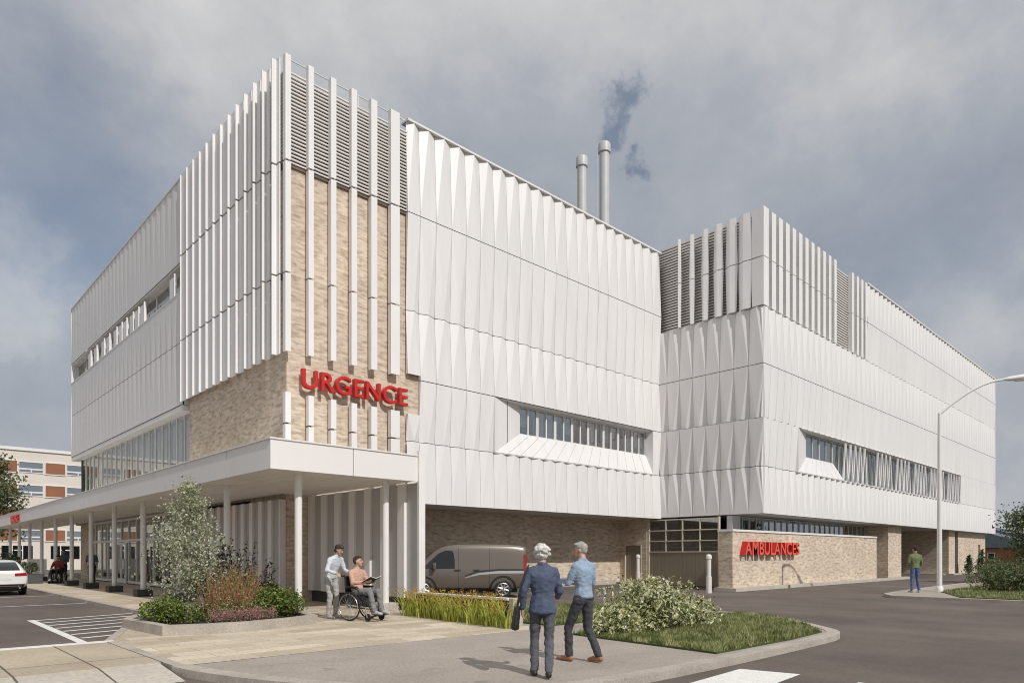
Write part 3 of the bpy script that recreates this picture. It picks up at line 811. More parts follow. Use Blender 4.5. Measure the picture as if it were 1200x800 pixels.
walk_edge = smooth_poly([(-7.05, -11.6), (-6.95, -12.3), (-6.6, -13.5), (-5.9, -14.9), (-5.0, -16.1), (-3.7, -16.65), (-1, -16.75), (2.6, -16.7), (4.4, -16.6), (5.4, -15.7), (6.7, -14.3), (7.4, -12.7), (7.3, -10.6), (6.8, -8.6), (6.1, -7.35), (3.2, -7.3)], 2, False)
k = MB(); inner = strip(k, walk_edge, .26, -.3, .012)
struct('kerb', k, M['kerb'])
walk = inner + [(.62, -7.3+.0), (.62, -11.6)]
struct('sidewalk', MB().prism([p for p in walk], -.3, 0.), M['sidewalk'])
plaza = [(-6.85, -11.6), (.618, -11.6), (.618, -7.1), (1.25, -6.3), (1.25, 2.6), (.2, 2.6), (.2, 47), (-4.45, 47), (-4.45, -.98), (-6.85, -7.62)]
struct('plaza_paving', MB().prism(plaza, -.3, 0.0), M['pavers'])
k = MB(); strip(k, [(-4.45, 47), (-4.45, -.98), (-6.85, -7.62), (-6.85, -11.596)][::-1], .16, -.3, .008)
struct('plaza_kerb', k, M['kerb'])
k = MB(); strip(k, [(-6.88, -7.6), (-25, -7.6)], .2, -.3, .01); struct('apron_kerb', k, M['trim'])
struct('apron_paving', MB().prism([(-25, -7.8), (-25, -11.0), (-7.02, -11.0), (-7.02, -7.8)], -.3, 0.), M['apron'])
r = MB(); r.add([(-25, -11.003, 0), (-7.055, -11.003, 0), (-7.1, -12.35, -.095), (-25, -12.35, -.095)], [(0, 3, 2, 1)]); struct('dropped_kerb', r, M['ramp'])
# beds of turf inside the walk
turfA = [(.05, -12.95), (-.25, -16.3), (2.4, -16.32), (4.15, -16.2), (5.0, -15.5), (6.25, -14.1), (6.75, -12.95)]
turfB = [(.95, -11.5), (6.85, -11.5), (6.75, -10.2), (6.3, -8.4), (5.75, -7.7), (.95, -7.7)]
struct('turf', MB().prism(turfA, -.2, .03), M['turf']); struct('turf', MB().prism(turfB, -.2, .03), M['turf'])
isl = smooth_poly([(19.1, -12.3), (18.95, -14.5), (18.9, -17.5), (18.9, -34), (64, -34), (64, -11.3), (46, -11.35), (24, -11.75)], 1)
k = MB(); inner2 = strip(k, isl, .2, -.3, .012, True)
struct('island_kerb', k, M['kerb']); struct('island_walk', MB().prism(inner2, -.3, 0.), M['sidewalk'])
turfC = [(23.6, -13.4), (19.5, -15.1), (19.4, -33), (63, -33), (63, -13.2)]
struct('turf', MB().prism(turfC, -.2, .03), M['turf'])
farwalk = MB(); farwalk.box(72, -9, -.3, 150, -6.5, .02); farwalk.box(72.5, -6.4, -.3, 150, 30, .0)
struct('far_lawn', farwalk, M['turf'])

def inpoly(x, y, poly):
    c = False; n = len(poly)
    for i in range(n):
        x1, y1 = poly[i]; x2, y2 = poly[i-1]
        if (y1 > y) != (y2 > y) and x < (x2-x1)*(y-y1)/(y2-y1)+x1: c = not c
    return c
def grass(name, poly, n, h, w, far=False):
    rs = random.Random(3); mb = MB()
    xs = [p[0] for p in poly]; ys = [p[1] for p in poly]
    c = 0
    while c < n:
        x, y = rs.uniform(min(xs), max(xs)), rs.uniform(min(ys), max(ys))
        if not inpoly(x, y, poly): continue
        c += 1
        den = noise.noise(Vector((x*1.3, y*1.3, 0)))
        if den < -.35 and rs.random() < .7: continue
        a = rs.uniform(0, 6.283); hh = h*rs.uniform(.3, 1.25)*(1+.6*den); ww = w*rs.uniform(.6, 1.2)
        dx, dy = math.cos(a), math.sin(a); l = hh*rs.uniform(.1, .7); b2 = rs.uniform(0, 6.283)
        tx, ty = x+math.cos(b2)*l, y+math.sin(b2)*l
        mb.add([(x-dx*ww, y-dy*ww, .025), (x+dx*ww, y+dy*ww, .025), (tx, ty, .03+hh)], [(0, 1, 2)])
    return tag(mb.build(name, M['grass']), kind='stuff')
grass('grass', turfA, 30000, .105, .012); grass('grass', turfB, 18000, .105, .013)
grass('grass', [(23.6, -13.4), (19.5, -15.1), (19.4, -23), (40, -23), (40, -13.2)], 30000, .10, .02)

# painted marks
ZP = ZR + .004
def paint(name, polys):
    mb = MB()
    for p in polys: mb.add([(x, y, ZP) for x, y in p], [tuple(range(len(p)))])
    return struct(name, mb, M['paint'])
def bar(a, c, w):
    d = Vector((c[0]-a[0], c[1]-a[1])); n = Vector((-d.y, d.x)).normalized()*w/2
    return [(a[0]-n.x, a[1]-n.y), (c[0]-n.x, c[1]-n.y), (c[0]+n.x, c[1]+n.y), (a[0]+n.x, a[1]+n.y)]
paint('parking_lines', [bar((-4.5, y), (-10.2, y-.2), .13) for y in (5.8, 11.9, 18, 24, 30)])
hatch = [bar((-7.13, -.55), (-7.18, -6.98), .17)]
for i in range(7):
    t = i/7.0; y = -.7 - 6.0*t
    e = min(2.65, 2.75*(1-t)**.8 + .25)
    hatch.append(bar((-7.04, y), (-7.04+e, y+.30*e), .14))
mbh = MB()
for i, p in enumerate(hatch):
    mbh.add([(x, y, ZP + (.0 if i else .002)) for x, y in p], [tuple(range(4))])
struct('hatched_marking', mbh, M['paint'])
paint('crossing_marking', [[(-2.6, -17.1), (-.75, -16.98), (-.55, -17.8), (-2.4, -17.95)], [(-2.6, -18.7), (-.6, -18.6), (-.45, -19.5), (-2.4, -19.6)]])

# low planter wall by the sedge bed
pw = thing('planter_wall', 'low pale planter wall behind the yellow flowered grasses', 'wall', (.55, -8.9, 0), world=True)
MB().box(.46, -10.75, -.05, .60, -7.0, .56).build('wall_body', M['plinth'], pw)
f = MB(); f.box(.43, -10.62, .56, .63, -6.95, .61); f.build('coping', M['trim'], pw)
MB().box(.36, -10.9, -.02, .66, -10.76, .62).build('end_block', M['concrete'], pw)

# raised flower bed
bed_poly = [(-6.15, -5.25), (-5.98, -7.5), (-5.2, -7.75), (-4.4, -7.85), (-3.4, -7.65), (-2.55, -7.3), (-2.15, -5.4), (-2.6, -3.5), (-4.15, -1.8), (-4.75, -2.5)]
bed = thing('raised_bed', 'kerbed raised flower bed of pale stone at the corner of the canopy', 'planter', (-4.3, -5, 0), world=True)
k = MB(); inb = strip(k, bed_poly, .2, -.05, .20, True); k.build('stone_kerb', M['kerb'], bed)
MB().prism(inb, -.05, .12).build('soil', M['soil'], bed)

# ------------------------------------------------------------------ street lamp
lamp = thing('street_lamp', 'tall white street lamp with a long curved arm on the right-hand island', 'street lamp', (23.6, -13.35, 0))
ang = math.atan2(RV.y, RV.x) - .18; ax = Vector((math.cos(ang), math.sin(ang), 0))
MB().tube([(0, 0, .0), (0, 0, 2.0), (0, 0, 7.75)], [.105, .10, .068], 16).build('pole', M['trim'], lamp)
MB().tube([(0, 0, 0), (0, 0, .02), (0, 0, .22), (0, 0, .25)], [.17, .17, .14, .11], 16).build('base', M['trim'], lamp)
arm = []
for i in range(13):
    t = i/12; arm.append(Vector((0, 0, 7.72)) + ax*(2.6*t) + Vector((0, 0, 1.55*math.sin(t*math.pi/2*.93)*(1-.1*t))))
MB().tube(arm, [.06 - .018*i/12 for i in range(13)], 10).build('arm', M['trim'], lamp)
h = MB(); e = arm[-1]; up = Vector((0, 0, 1))
h.tube([e - ax*.1, e + ax*.15 + up*.02, e + ax*.7 + up*.08, e + ax*1.3 + up*.14, e + ax*1.5 + up*.15], [.05, .10, .12, .09, .03], 12)
hd = h.build('lamp_head', M['trim'], lamp)
MB().tube([e + ax*.3 + up*(-.06), e + ax*.8 + up*(-.0), e + ax*1.2 + up*.06], [.05, .085, .05], 10).build('lens', M['bulb'], hd)

# ------------------------------------------------------------------ buildings in the distance
bgd = thing('apartment_block', 'pale four-storey block with terracotta window panels beyond the car park', 'building', (-5, 75, 0), world=True)
BY = 71.0
MB().box(-42, BY, -.2, 14.5, BY+14, 13.3).build('wall', M['palewall'], bgd)
f = MB(); f.box(-42.1, BY-.15, 13.3, 14.6, BY+14, 13.65); f.build('roof_edge', M['trim'], bgd)
f = MB(); f.box(8.6, BY+1, 13.65, 14, BY+8, 15.0); f.build('roof_house', M['redbrick'], bgd)
for zb, zt in ((10.85, 12.1), (8.25, 9.5), (5.7, 6.95), (3.2, 4.45)):
    x = -41.0
    while x < 13:
        for kind, w_ in (('t', 2.1), ('w', 2.45)):
            if kind == 't':
                q = MB().box(x, BY-.06, zb, x+w_-.2, BY-.003, zt).build('panel', M['terracotta'], bgd)
                g = MB(); g.box(x-.1, BY-.09, zt, x+w_-.1, BY-.004, zt+.1); g.box(x-.1, BY-.09, zb-.1, x+w_-.1, BY-.004, zb); g.box(x-.1, BY-.09, zb, x-.005, BY-.004, zt); g.box(x+w_-.195, BY-.09, zb, x+w_-.1, BY-.004, zt)
                g.build('frame', M['trim'], q)
            else:
                g = MB(); g.box(x+.0, BY-.07, zb-.0, x+w_-.25, BY-.004, zb+.07); g.box(x, BY-.07, zb+.33, x+w_-.25, BY-.004, zb+.5); g.box(x, BY-.07, zt-.07, x+w_-.25, BY-.004, zt); g.box(x+1.05, BY-.072, zb+.07, x+1.15, BY-.004, zb+.33)
                q = g.build('window', M['trim'], bgd)
                MB().box(x+.01, BY-.03, zb+.02, x+w_-.27, BY-.002, zt-.02).build('pane', M['bluepane'], q)
            x += w_
x = -40.5
while x < 13:
    g = MB(); g.box(x+.9, BY-.06, 1.1, x+1.0, BY-.004, 2.7); g.box(x+1.0, BY-.062, 2.1, x+1.85, BY-.004, 2.2); g.box(x+1.85, BY-.06, 1.1, x+1.95, BY-.004, 2.7)
    q = g.build('window', M['trim'], bgd)
    MB().box(x, BY-.03, 1.15, x+2.85, BY-.002, 2.65).build('pane', M['darkglass'], q); x += 4.55

def house(label, x, y, w, d, hw, hr, wm):
    o = thing('house', label, 'house', (x, y, -.1))
    MB().box(-w/2, -d/2, 0, w/2, d/2, hw).build('wall', wm, o)
    MB().prism_axis([(-d/2-.5, hw-.1), (d/2+.5, hw-.1), (0, hr)], -w/2-.4, w/2+.4, 'X').build('roof', M['roofslate'], o)
    for i in range(3):
        q = MB().box(-w/2-.04, -d/2+1+i*d/3.2, .9, -w/2-.002, -d/2+2+i*d/3.2, 2.1).build('window', M['trim'], o)
        MB().box(-w/2-.05, -d/2+1.1+i*d/3.2, 1.0, -w/2-.041, -d/2+1.9+i*d/3.2, 2.0).build('pane', M['darkglass'], q)
house('red brick house with a blue grey roof beyond the wing', 128, 6, 12, 16, 3.0, 5.6, M['redbrick'])
house('distant pale house with a slate roof behind the red brick one', 155, 12, 14, 20, 4.3, 7.6, M['palewall'])
# ------------------------------------------------------------------ planting
LM = dict(
 birch=leaf_mat('pale_birch_leaves', [(.1, (.06, .08, .035)), (.35, (.22, .26, .13)), (.6, (.52, .54, .36)), (.9, (.80, .79, .64))], 16, .3),
 shrub=leaf_mat('variegated_leaves', [(.1, (.03, .045, .015)), (.35, (.13, .16, .05)), (.52, (.58, .58, .28)), (.8, (.90, .88, .64))], 13, .3),
 green=leaf_mat('yellow_green_leaves', [(.1, (.03, .05, .012)), (.5, (.13, .19, .035)), (.9, (.42, .44, .12))], 15, .3),
 dull=leaf_mat('dull_green_leaves', [(.1, (.03, .045, .016)), (.5, (.10, .13, .05)), (.9, (.30, .33, .17))], 9, .3),
 dark=leaf_mat('dark_green_leaves', [(.1, (.012, .02, .008)), (.6, (.035, .05, .02)), (.95, (.10, .12, .05))], 9, .25),
 sedge=leaf_mat('yellow_green_blades', [(.1, (.15, .17, .03)), (.5, (.44, .48, .08)), (.95, (.74, .72, .26))], 9, .4),
 yellow=leaf_mat('yellow_orange_petals', [(.1, (.22, .09, .015)), (.5, (.58, .33, .05)), (.9, (.75, .58, .18))], 22, .3),
 redg=leaf_mat('russet_blades', [(.1, (.30, .05, .05)), (.5, (.62, .17, .15)), (.95, (.78, .46, .40))], 14, .35),
 straw=leaf_mat('straw_green_blades', [(.1, (.10, .10, .03)), (.5, (.26, .25, .09)), (.9, (.45, .38, .19))], 14, .35),
 plum=leaf_mat('dark_plum_leaves', [(.1, (.012, .009, .012)), (.6, (.035, .022, .028)), (.95, (.10, .06, .06))], 14, .2),
 pink=leaf_mat('pink_heather_bells', [(.1, (.22, .08, .08)), (.5, (.52, .24, .25)), (.9, (.74, .50, .46))], 20, .3),
 cream=leaf_mat('cream_flowers', [(.1, (.22, .20, .08)), (.5, (.52, .46, .24)), (.9, (.75, .70, .50))], 20, .3),
 white=leaf_mat('white_blossom', [(.1, (.6, .6, .55)), (.9, (.85, .85, .82))], 20, .3))

def leaf(mb, p, s, rs, asp=.5, up=.4, nrm=None):
    n = Vector((rs.gauss(0, 1), rs.gauss(0, 1), rs.gauss(0, 1) + up)).normalized()
    if nrm is not None: n = (n*.75 + nrm).normalized()
    a = n.orthogonal().normalized(); a.rotate(Matrix.Rotation(rs.uniform(0, 6.283), 3, n)); b = n.cross(a)
    s *= rs.uniform(.65, 1.25)
    p = Vector(p)
    mb.add([p - a*s*.5, p + b*s*asp*.5 - a*s*.05 + n*s*.06, p + a*s*.5 - n*s*.05, p - b*s*asp*.5 - a*s*.05 + n*s*.06], [(0, 1, 2), (0, 2, 3)])

def bush(label, x, y, r, h, nleaf, size, lm, seed, z=.0, asp=.45, lobes=9, blossom=0, name='shrub', group=None, ry=None):
    rs = random.Random(seed); o = thing(name, label, 'shrub', (x, y, z), rs.uniform(0, 6), group)
    ry = ry or r
    L = []
    for i in range(lobes):
        a = rs.uniform(0, 6.283); q = rs.uniform(.2, .72)
        lr = rs.uniform(.30, .48)
        L.append((Vector((math.cos(a)*r*q, math.sin(a)*ry*q, h*rs.uniform(.32, .68)*(1.15-.5*q))), r*lr*.95, h*lr*rs.uniform(.8, 1.05)))
    mb = MB(); per = nleaf//lobes
    for c, lr, lh in L:
        for _ in range(per):
            d = Vector((rs.gauss(0, 1), rs.gauss(0, 1), rs.gauss(0, 1))).normalized()
            k = rs.uniform(.45, 1.0)**.5 * rs.choice((1, 1, 1, 1.12, 1.25))
            p = c + Vector((d.x*lr*k, d.y*lr*k, d.z*lh*k))
            if p.z < .02: p.z = rs.uniform(.02, .15)
            leaf(mb, p, size, rs, asp, .5, d*.5)
    for i in range(lobes*5):                                   # shoots that break the outline
        c, lr, lh = rs.choice(L); d = Vector((rs.gauss(0, 1), rs.gauss(0, 1), abs(rs.gauss(0, .9)))).normalized()
        for k in range(7):
            leaf(mb, c + Vector((d.x*lr, d.y*lr, d.z*lh))*(.95+.075*k) + Vector((rs.gauss(0, .02), rs.gauss(0, .02), -.006*k*k)), size*.9, rs, asp, .4)
    mb.build('foliage', LM[lm], o)
    st = MB()
    for c, lr, lh in L: st.tube([(c.x*.1, c.y*.1, -.02), (c.x*.5, c.y*.5, c.z*.5), tuple(c)], [.022*h, .016*h, .007*h], 6)
    st.build('stem', M['darkbark'], o)
    if blossom:
        b = MB(); c, lr, lh = L[0]
        for c, lr, lh in L[:3]:
            for _ in range(blossom):
                d = Vector((rs.gauss(0, 1), rs.gauss(0, 1), abs(rs.gauss(0, 1)))).normalized()
                leaf(b, c + Vector((d.x*lr, d.y*lr, d.z*lh))*1.06, size*.6, rs, .9, .8)
        b.build('blossom', LM['white'], o)
    return o

def tree(label, x, y, h, r, trunk, nleaf, size, lm, seed, base=.35, cone=.0, bark='bark', z=0., name='tree', lim=26, gaps=.0):
    rs = random.Random(seed); o = thing(name, label, 'tree', (x, y, z))
    t = MB(); pts = []
    bend = Vector((rs.uniform(-.1, .1), rs.uniform(-.1, .1), 0))*h*.3
    for i in range(9):
        q = i/8; pts.append(Vector((bend.x*q*q + rs.gauss(0, .006*h), bend.y*q*q + rs.gauss(0, .006*h), h*.95*q)))
    pts[0] = Vector((0, 0, -.05))
    t.tube(pts, [trunk*(1.25 - 1.15*i/8) if i else trunk*1.5 for i in range(9)], 9)
    tips = []
    for i in range(lim):
        q = base + (1-base)*(i + rs.random())/lim*.97
        k = q*8; i0 = min(7, int(k)); s = pts[i0].lerp(pts[i0+1], k-i0)
        a = i*2.4 + rs.uniform(-.5, .5); u = (q-base)/(1-base)
        prof = (1-u)**.8*(.45+.55*min(1, u*4)) if cone else math.sin(math.pi*min(1, .16+u*.80))**.75
        ln = r*prof*rs.uniform(.6, 1.12) + .03*h
        el = rs.uniform(.25, .75)
        d = Vector((math.cos(a)*math.cos(el), math.sin(a)*math.cos(el), math.sin(el)))
        mid = s + d*ln*.5 + Vector((0, 0, ln*.05)); e = s + d*ln
        t.tube([s, mid, e], [trunk*.42*(1-q*.6), trunk*.25*(1-q*.6), trunk*.07], 6)
        for m_ in (.35, .55, .75, .9, 1.0): tips.append((s.lerp(e, m_) + Vector((rs.gauss(0, .1), rs.gauss(0, .1), rs.gauss(0, .1)))*ln*.5, ln*.28 + .035*h))
    t.build('trunk', M[bark], o)
    mb = MB(); tot = sum(q for _, q in tips)
    for c, q in tips:
        if rs.random() < gaps: continue
        for _ in range(max(3, int(nleaf*q/tot))):
            p = c + Vector((rs.gauss(0, 1), rs.gauss(0, 1), rs.gauss(0, .85)))*q*.55
            leaf(mb, p, size, rs, .62, .3)
    mb.build('crown', LM[lm], o)
    return o

def blades(label, name, x, y, n, h, spread, lm, seed, w=.012, lean=.35, head=None, headn=0, group=None, z=0., cat='plant', heads=.03, spike=0):
    rs = random.Random(seed); o = thing(name, label, cat, (x, y, z), rs.uniform(0, 6), group); mb = MB(); hb = MB()
    for i in range(n):
        a = rs.uniform(0, 6.283); q = spread*rs.random()**.6; bx, by = math.cos(a)*q, math.sin(a)*q
        hh = h*rs.uniform(.55, 1.08); ln = lean*hh*rs.uniform(.1, 1); a2 = a + rs.gauss(0, .8)
        dx, dy = math.cos(a2), math.sin(a2); t = rs.uniform(0, 6.283); cx_, cy_ = math.cos(t)*w, math.sin(t)*w
        P = [Vector((bx + dx*ln*u*u, by + dy*ln*u*u, hh*u*(1-.12*u*u*lean))) for u in (0, .4, .75, 1)]
        ws = (1, .9, .6, .12); vs = []
        for p, k in zip(P, ws): vs += [(p.x-cx_*k, p.y-cy_*k, p.z), (p.x+cx_*k, p.y+cy_*k, p.z)]
        mb.add(vs, [(0, 1, 3, 2), (2, 3, 5, 4), (4, 5, 7, 6)])
        if spike:
            for k in range(spike):
                u = .35 + .65*k/spike; p = P[0].lerp(P[3], u)
                leaf(mb if not head else hb, p + Vector((rs.gauss(0, 1), rs.gauss(0, 1), rs.gauss(0, 1)))*heads*.6, heads*1.5, rs, .5, .5)
        elif head and i % max(1, n//max(1, headn)) == 0:
            for k in range(10): leaf(hb, P[3] + Vector((rs.gauss(0, 1), rs.gauss(0, 1), rs.gauss(0, 1)))*heads, heads*1.1, rs, .8, .6)
    mb.build('blades' if not spike or head else 'foliage', LM[lm], o)
    if head: hb.build('blossom', LM[head], o)
    return o

# young tree and flowers in the raised bed
tree('slender young tree with small pale leaves in the raised bed', -4.72, -5.15, 3.35, 1.02, .045, 6500, .068, 'birch', 4, base=.10, cone=1, z=.1, lim=54)
bush('low yellow-green shrub at the left end of the raised bed', -5.45, -6.0, .72, .62, 2300, .07, 'green', 8, .1, .6, 12)
bush('rounded glossy yellow-green shrub beside the canopy post', -3.05, -6.0, .82, .85, 3000, .07, 'green', 9, .1, .6, 13)
for i, (x, y, h_) in enumerate(((-4.25, -5.9, 1.05), (-3.95, -5.35, 1.25), (-4.5, -6.3, .85), (-3.7, -5.9, 1.1), (-3.45, -5.1, 1.2), (-4.1, -6.5, .8), (-3.2, -4.8, 1.1))):
    blades('upright russet red ornamental grass clump in the raised bed', 'ornamental_grass', x, y, 80, h_*1.14, .24, 'straw', 20+i, .010, .3, 'redg', group='russet grasses in the raised bed', z=.1, spike=6, heads=.034)
for i, (x, y, h_) in enumerate(((-3.6, -4.5, 1.55), (-3.2, -4.3, 1.75), (-3.9, -4.2, 1.5), (-2.85, -4.7, 1.3), (-3.35, -3.9, 1.6))):
    blades('tall dark plum spiked plant behind the russet grasses', 'dark_perennial', x, y, 15, h_*1.1, .26, 'plum', 40+i, .014, .16, group='dark spiked plants in the raised bed', z=.1, spike=30, heads=.06)
for i, (x, y) in enumerate(((-4.75, -7.1), (-4.4, -7.2), (-4.05, -7.15), (-3.7, -7.05), (-4.55, -6.85), (-3.95, -6.8))):
    blades('low pink heather clump along the front of the raised bed', 'heather', x, y, 90, .36, .2, 'dull', 50+i, .005, .4, 'pink', group='pink heathers in the raised bed', z=.1, spike=10, heads=.021)
for i, (x, y) in enumerate(((-4.15, -6.6), (-3.75, -6.5), (-4.55, -6.6))):
    blades('cream flowered plant between the heather and the russet grass', 'cream_perennial', x, y, 50, .6, .2, 'green', 60+i, .009, .4, 'cream', group='cream flowers in the raised bed', z=.1, spike=5, heads=.03)
# sedges with yellow flowers
rs = random.Random(77)
for i in range(17):
    y = -6.75 - i*.275; x = .30 - .02*i + rs.uniform(-.12, .10)
    blades('clump of upright yellow-green grass with yellow flowers by the planter wall', 'flowering_grass', x, y, 30, .74, .19, 'sedge', 100+i, .015, .6, 'yellow', 18, group='flowering grasses along the planter wall', cat='grass clump', heads=.022)
# shrubs on the turf
bush('large variegated shrub with white blossom at the back of the turf', 1.75, -13.55, 1.15, 1.15, 3400, .125, 'shrub', 5, .02, .34, 14, 26, ry=.8)
bush('low spreading variegated shrub nearest the sidewalk', .95, -13.75, .85, .78, 2400, .125, 'shrub', 6, .02, .34, 11)
bush('small variegated shrub on the right side of the turf', 2.85, -13.6, .82, .80, 2200, .125, 'shrub', 7, .02, .34, 10, 16)
# island on the right
bush('wispy dull green shrub on the island beside the street lamp', 25.3, -15.4, 1.5, 1.35, 2800, .14, 'dull', 12, .0, .4, 12)
bush('second wispy shrub at the right edge of the island', 26.2, -17.2, 1.1, .95, 1500, .14, 'dull', 13, .0, .4, 9)
bush('loose shrub behind the island near the brick end of the wing', 36.5, -12.6, 1.3, 1.6, 1400, .16, 'dull', 14, .0, .4, 9)
tree('bushy round tree on the right-hand island', 39.4, -14.2, 4.45, 1.75, .09, 6500, .17, 'dull', 15, base=.18, bark='darkbark', lim=34)
tree('dark evergreen tree behind the right-hand island', 47, -15.8, 5.2, 1.9, .12, 4500, .2, 'dark', 16, base=.15, bark='darkbark', lim=30)
for i, (x, y, h_, lab) in enumerate(((59.9, -6.3, 1.75, 'dark narrow conifer in front of the tall brick door'), (63.6, -6.4, 1.6, 'shorter of the two dark conifers side by side on the pale brick'), (64.6, -6.3, 2.3, 'taller of the two dark conifers side by side on the pale brick'))):
    tree(lab, x, y, h_, .38, .05, 900, .13, 'dark', 70+i, base=.03, cone=1, bark='darkbark', z=-.05, name='conifer', lim=24)
# far left
tree('leafy tree with some browning leaves at the left edge of the picture', -2.6, 52, 10.2, 2.6, .2, 5200, .30, 'dull', 17, base=.3, bark='darkbark', lim=34)
bush('dark bush beside the parked white car', -3.9, 29.2, 1.0, 2.0, 1200, .16, 'dark', 18, -.0, .5, 9)
pot = thing('planter_box', 'charcoal planter box at the kerb behind the white car', 'planter', (-3.55, 24.5, 0))
b = MB(); b.box(-.5, -.5, 0, .5, .5, .52); b.build('box', M['potgrey'], pot, bevel=.02); MB().box(-.46, -.46, .521, .46, .46, .53).build('soil', M['soil'], pot)
bush('small green bush growing in the charcoal planter box', -3.55, 24.5, .62, .85, 700, .11, 'dull', 19, .53, .5, 7)
sb = thing('notice_board', 'blank white board on two legs between the canopy posts', 'sign', (-2.5, 29.8, 0), rad(-40))
f = MB(); f.box(-.62, -.02, .55, .62, .02, 1.35); f.build('board', M['trim'], sb)
for sx in (-.45, .45): MB().tube([(sx, .03, 0), (sx, .03, .6)], .03, 8).build('leg', M['steel'], sb)
# ------------------------------------------------------------------ people
def cloth(name, col, var=.14, rough=.85, scale=14): return mat(name, col, rough, var, scale, bmp=.1)
P_ = dict(skin=mat('skin', (.52, .30, .21), .5, .07, 12), skin2=mat('tanned_skin', (.42, .235, .16), .5, .07, 12),
 grey=cloth('grey_hair', (.36, .34, .31), .35), brown=cloth('dark_brown_hair', (.045, .03, .022), .4), black=cloth('black_hair', (.018, .016, .015), .3),
 navy=cloth('navy_jacket', (.075, .095, .15)), navyt=cloth('slate_trousers', (.095, .098, .112)), white_hair=cloth('white_hair', (.60, .585, .55), .25), blue=cloth('light_blue_shirt', (.27, .35, .45)),
 char=cloth('charcoal_trousers', (.05, .05, .056)), tan=cloth('tan_leather', (.33, .16, .08), .2, .5), blackl=cloth('black_leather', (.02, .02, .02), .2, .5),
 white=cloth('pale_blue_tunic', (.60, .64, .68), .07), greyt=cloth('light_grey_trousers', (.40, .385, .37)), pink=cloth('salmon_shirt', (.56, .34, .25), .1),
 midgrey=cloth('grey_trousers', (.21, .205, .205)), shoe=cloth('grey_trainers', (.42, .42, .43)), green=cloth('sage_green_sweater', (.155, .185, .085)),
 jean=cloth('blue_jeans', (.085, .12, .235)), red=cloth('dark_red_top', (.22, .03, .03)), dk=cloth('black_clothes', (.022, .022, .028)), eye=mat('dark_eye', (.02, .015, .012), .3, .1, 3), lip=mat('lip', (.36, .12, .10), .5, .1, 5))

_ico = {}
def ico(sub=2):
    if sub not in _ico:
        bm = bmesh.new(); bmesh.ops.create_icosphere(bm, subdivisions=sub, radius=1)
        _ico[sub] = [v.co.copy() for v in bm.verts]; bm.free()
    return _ico[sub]

def hull_into(bm, items, sub=2):
    """convex hull of ellipsoids (centre, radii[, rotation matrix])"""
    t = bmesh.new()
    for it in items:
        c, r = Vector(it[0]), it[1]; R = it[2] if len(it) > 2 else None
        if not hasattr(r, '__len__'): r = (r, r, r)
        for v in ico(sub):
            p = Vector((v.x*r[0], v.y*r[1], v.z*r[2]))
            if R: p = R @ p
            t.verts.new(c + p)
    res = bmesh.ops.convex_hull(t, input=t.verts)
    bmesh.ops.delete(t, geom=[g for g in res['geom_interior'] if isinstance(g, bmesh.types.BMVert)], context='VERTS')
    me = bpy.data.meshes.new('hull'); t.to_mesh(me); t.free(); bm.from_mesh(me); bpy.data.meshes.remove(me)

def sculpt(name, hulls, m, parent, vox=.014, smooth=4, wrinkle=0., seed=0):
    bm = bmesh.new()
    for h in hulls: hull_into(bm, h)
    me = bpy.data.meshes.new(name); bm.to_mesh(me); bm.free()
    ob = link(name, me, parent)
    r = ob.modifiers.new('r', 'REMESH'); r.mode = 'VOXEL'; r.voxel_size = vox; r.use_smooth_shade = True
    s = ob.modifiers.new('s', 'SMOOTH'); s.factor = .5; s.iterations = smooth
    baked(ob)
    if wrinkle:
        me = ob.data; ns = [v.normal.copy() for v in me.vertices]
        for v, n in zip(me.vertices, ns):
            p = v.co; q = noise.noise(Vector((p.x*9+seed, p.y*9, p.z*15))) + .6*noise.noise(Vector((p.x*20+seed, p.y*20, p.z*34)))
            v.co = p + n*q*wrinkle
    ob.data.materials.clear(); ob.data.materials.append(m)
    ob.data.polygons.foreach_set('use_smooth', [True]*len(ob.data.polygons))
    return ob

def hand_hulls(w, d, n, thumb, curl=.5, L=.095):
    """palm and five bent fingers; d points along the hand, n out of the back of it, thumb is its side"""
    d = Vector(d).normalized(); n = (Vector(n) - d*Vector(n).dot(d)).normalized(); s = d.cross(n).normalized()
    if s.dot(Vector(thumb)) < 0: s = -s
    w = Vector(w); H = []
    kn = [w + d*L*.95 + s*o for o in (.031, .010, -.011, -.030)]
    H.append([(w, .024), (w + d*L*.25 + s*.012, (.02,)*3), (kn[0], .013), (kn[3], .012), (w + d*L*.5 - s*.018, .016)])
    for k, ln in zip(kn, (.075, .084, .078, .060)):
        a = d*math.cos(curl*.7) - n*math.sin(curl*.7); b = d*math.cos(curl*1.7) - n*math.sin(curl*1.7)
        m1 = k + a*ln*.55; H.append([(k, .0105), (m1, .0095)]); H.append([(m1, .0095), (m1 + b*ln*.5, .008)])
    t0 = w + d*.02 + s*.024; t1 = t0 + (d*.6 + s*.75 - n*.2)*.042; H.append([(t0, .015), (t1, .012)]); H.append([(t1, .0115), (t1 + (d*.85 + s*.2 - n*.3)*.036, .0095)])
    return H

BASE = dict(pel=(0, 0, .96), waist=(0, .005, 1.10), chest=(0, 0, 1.32), neck=(0, .01, 1.50), head=(0, .035, 1.645),
            shL=(-.178, 0, 1.405), shR=(.178, 0, 1.405), elL=(-.235, -.03, 1.16), elR=(.235, -.03, 1.16), wrL=(-.235, .07, .92), wrR=(.235, .07, .92),
            hdL=(0, .1, -1), hdR=(0, .1, -1), hipL=(-.09, 0, .93), hipR=(.09, 0, .93), knL=(-.095, .03, .51), knR=(.095, .03, .51),
            anL=(-.1, -.02, .085), anR=(.1, -.02, .085), toL=(-.11, .15, .03), toR=(.11, .15, .03))

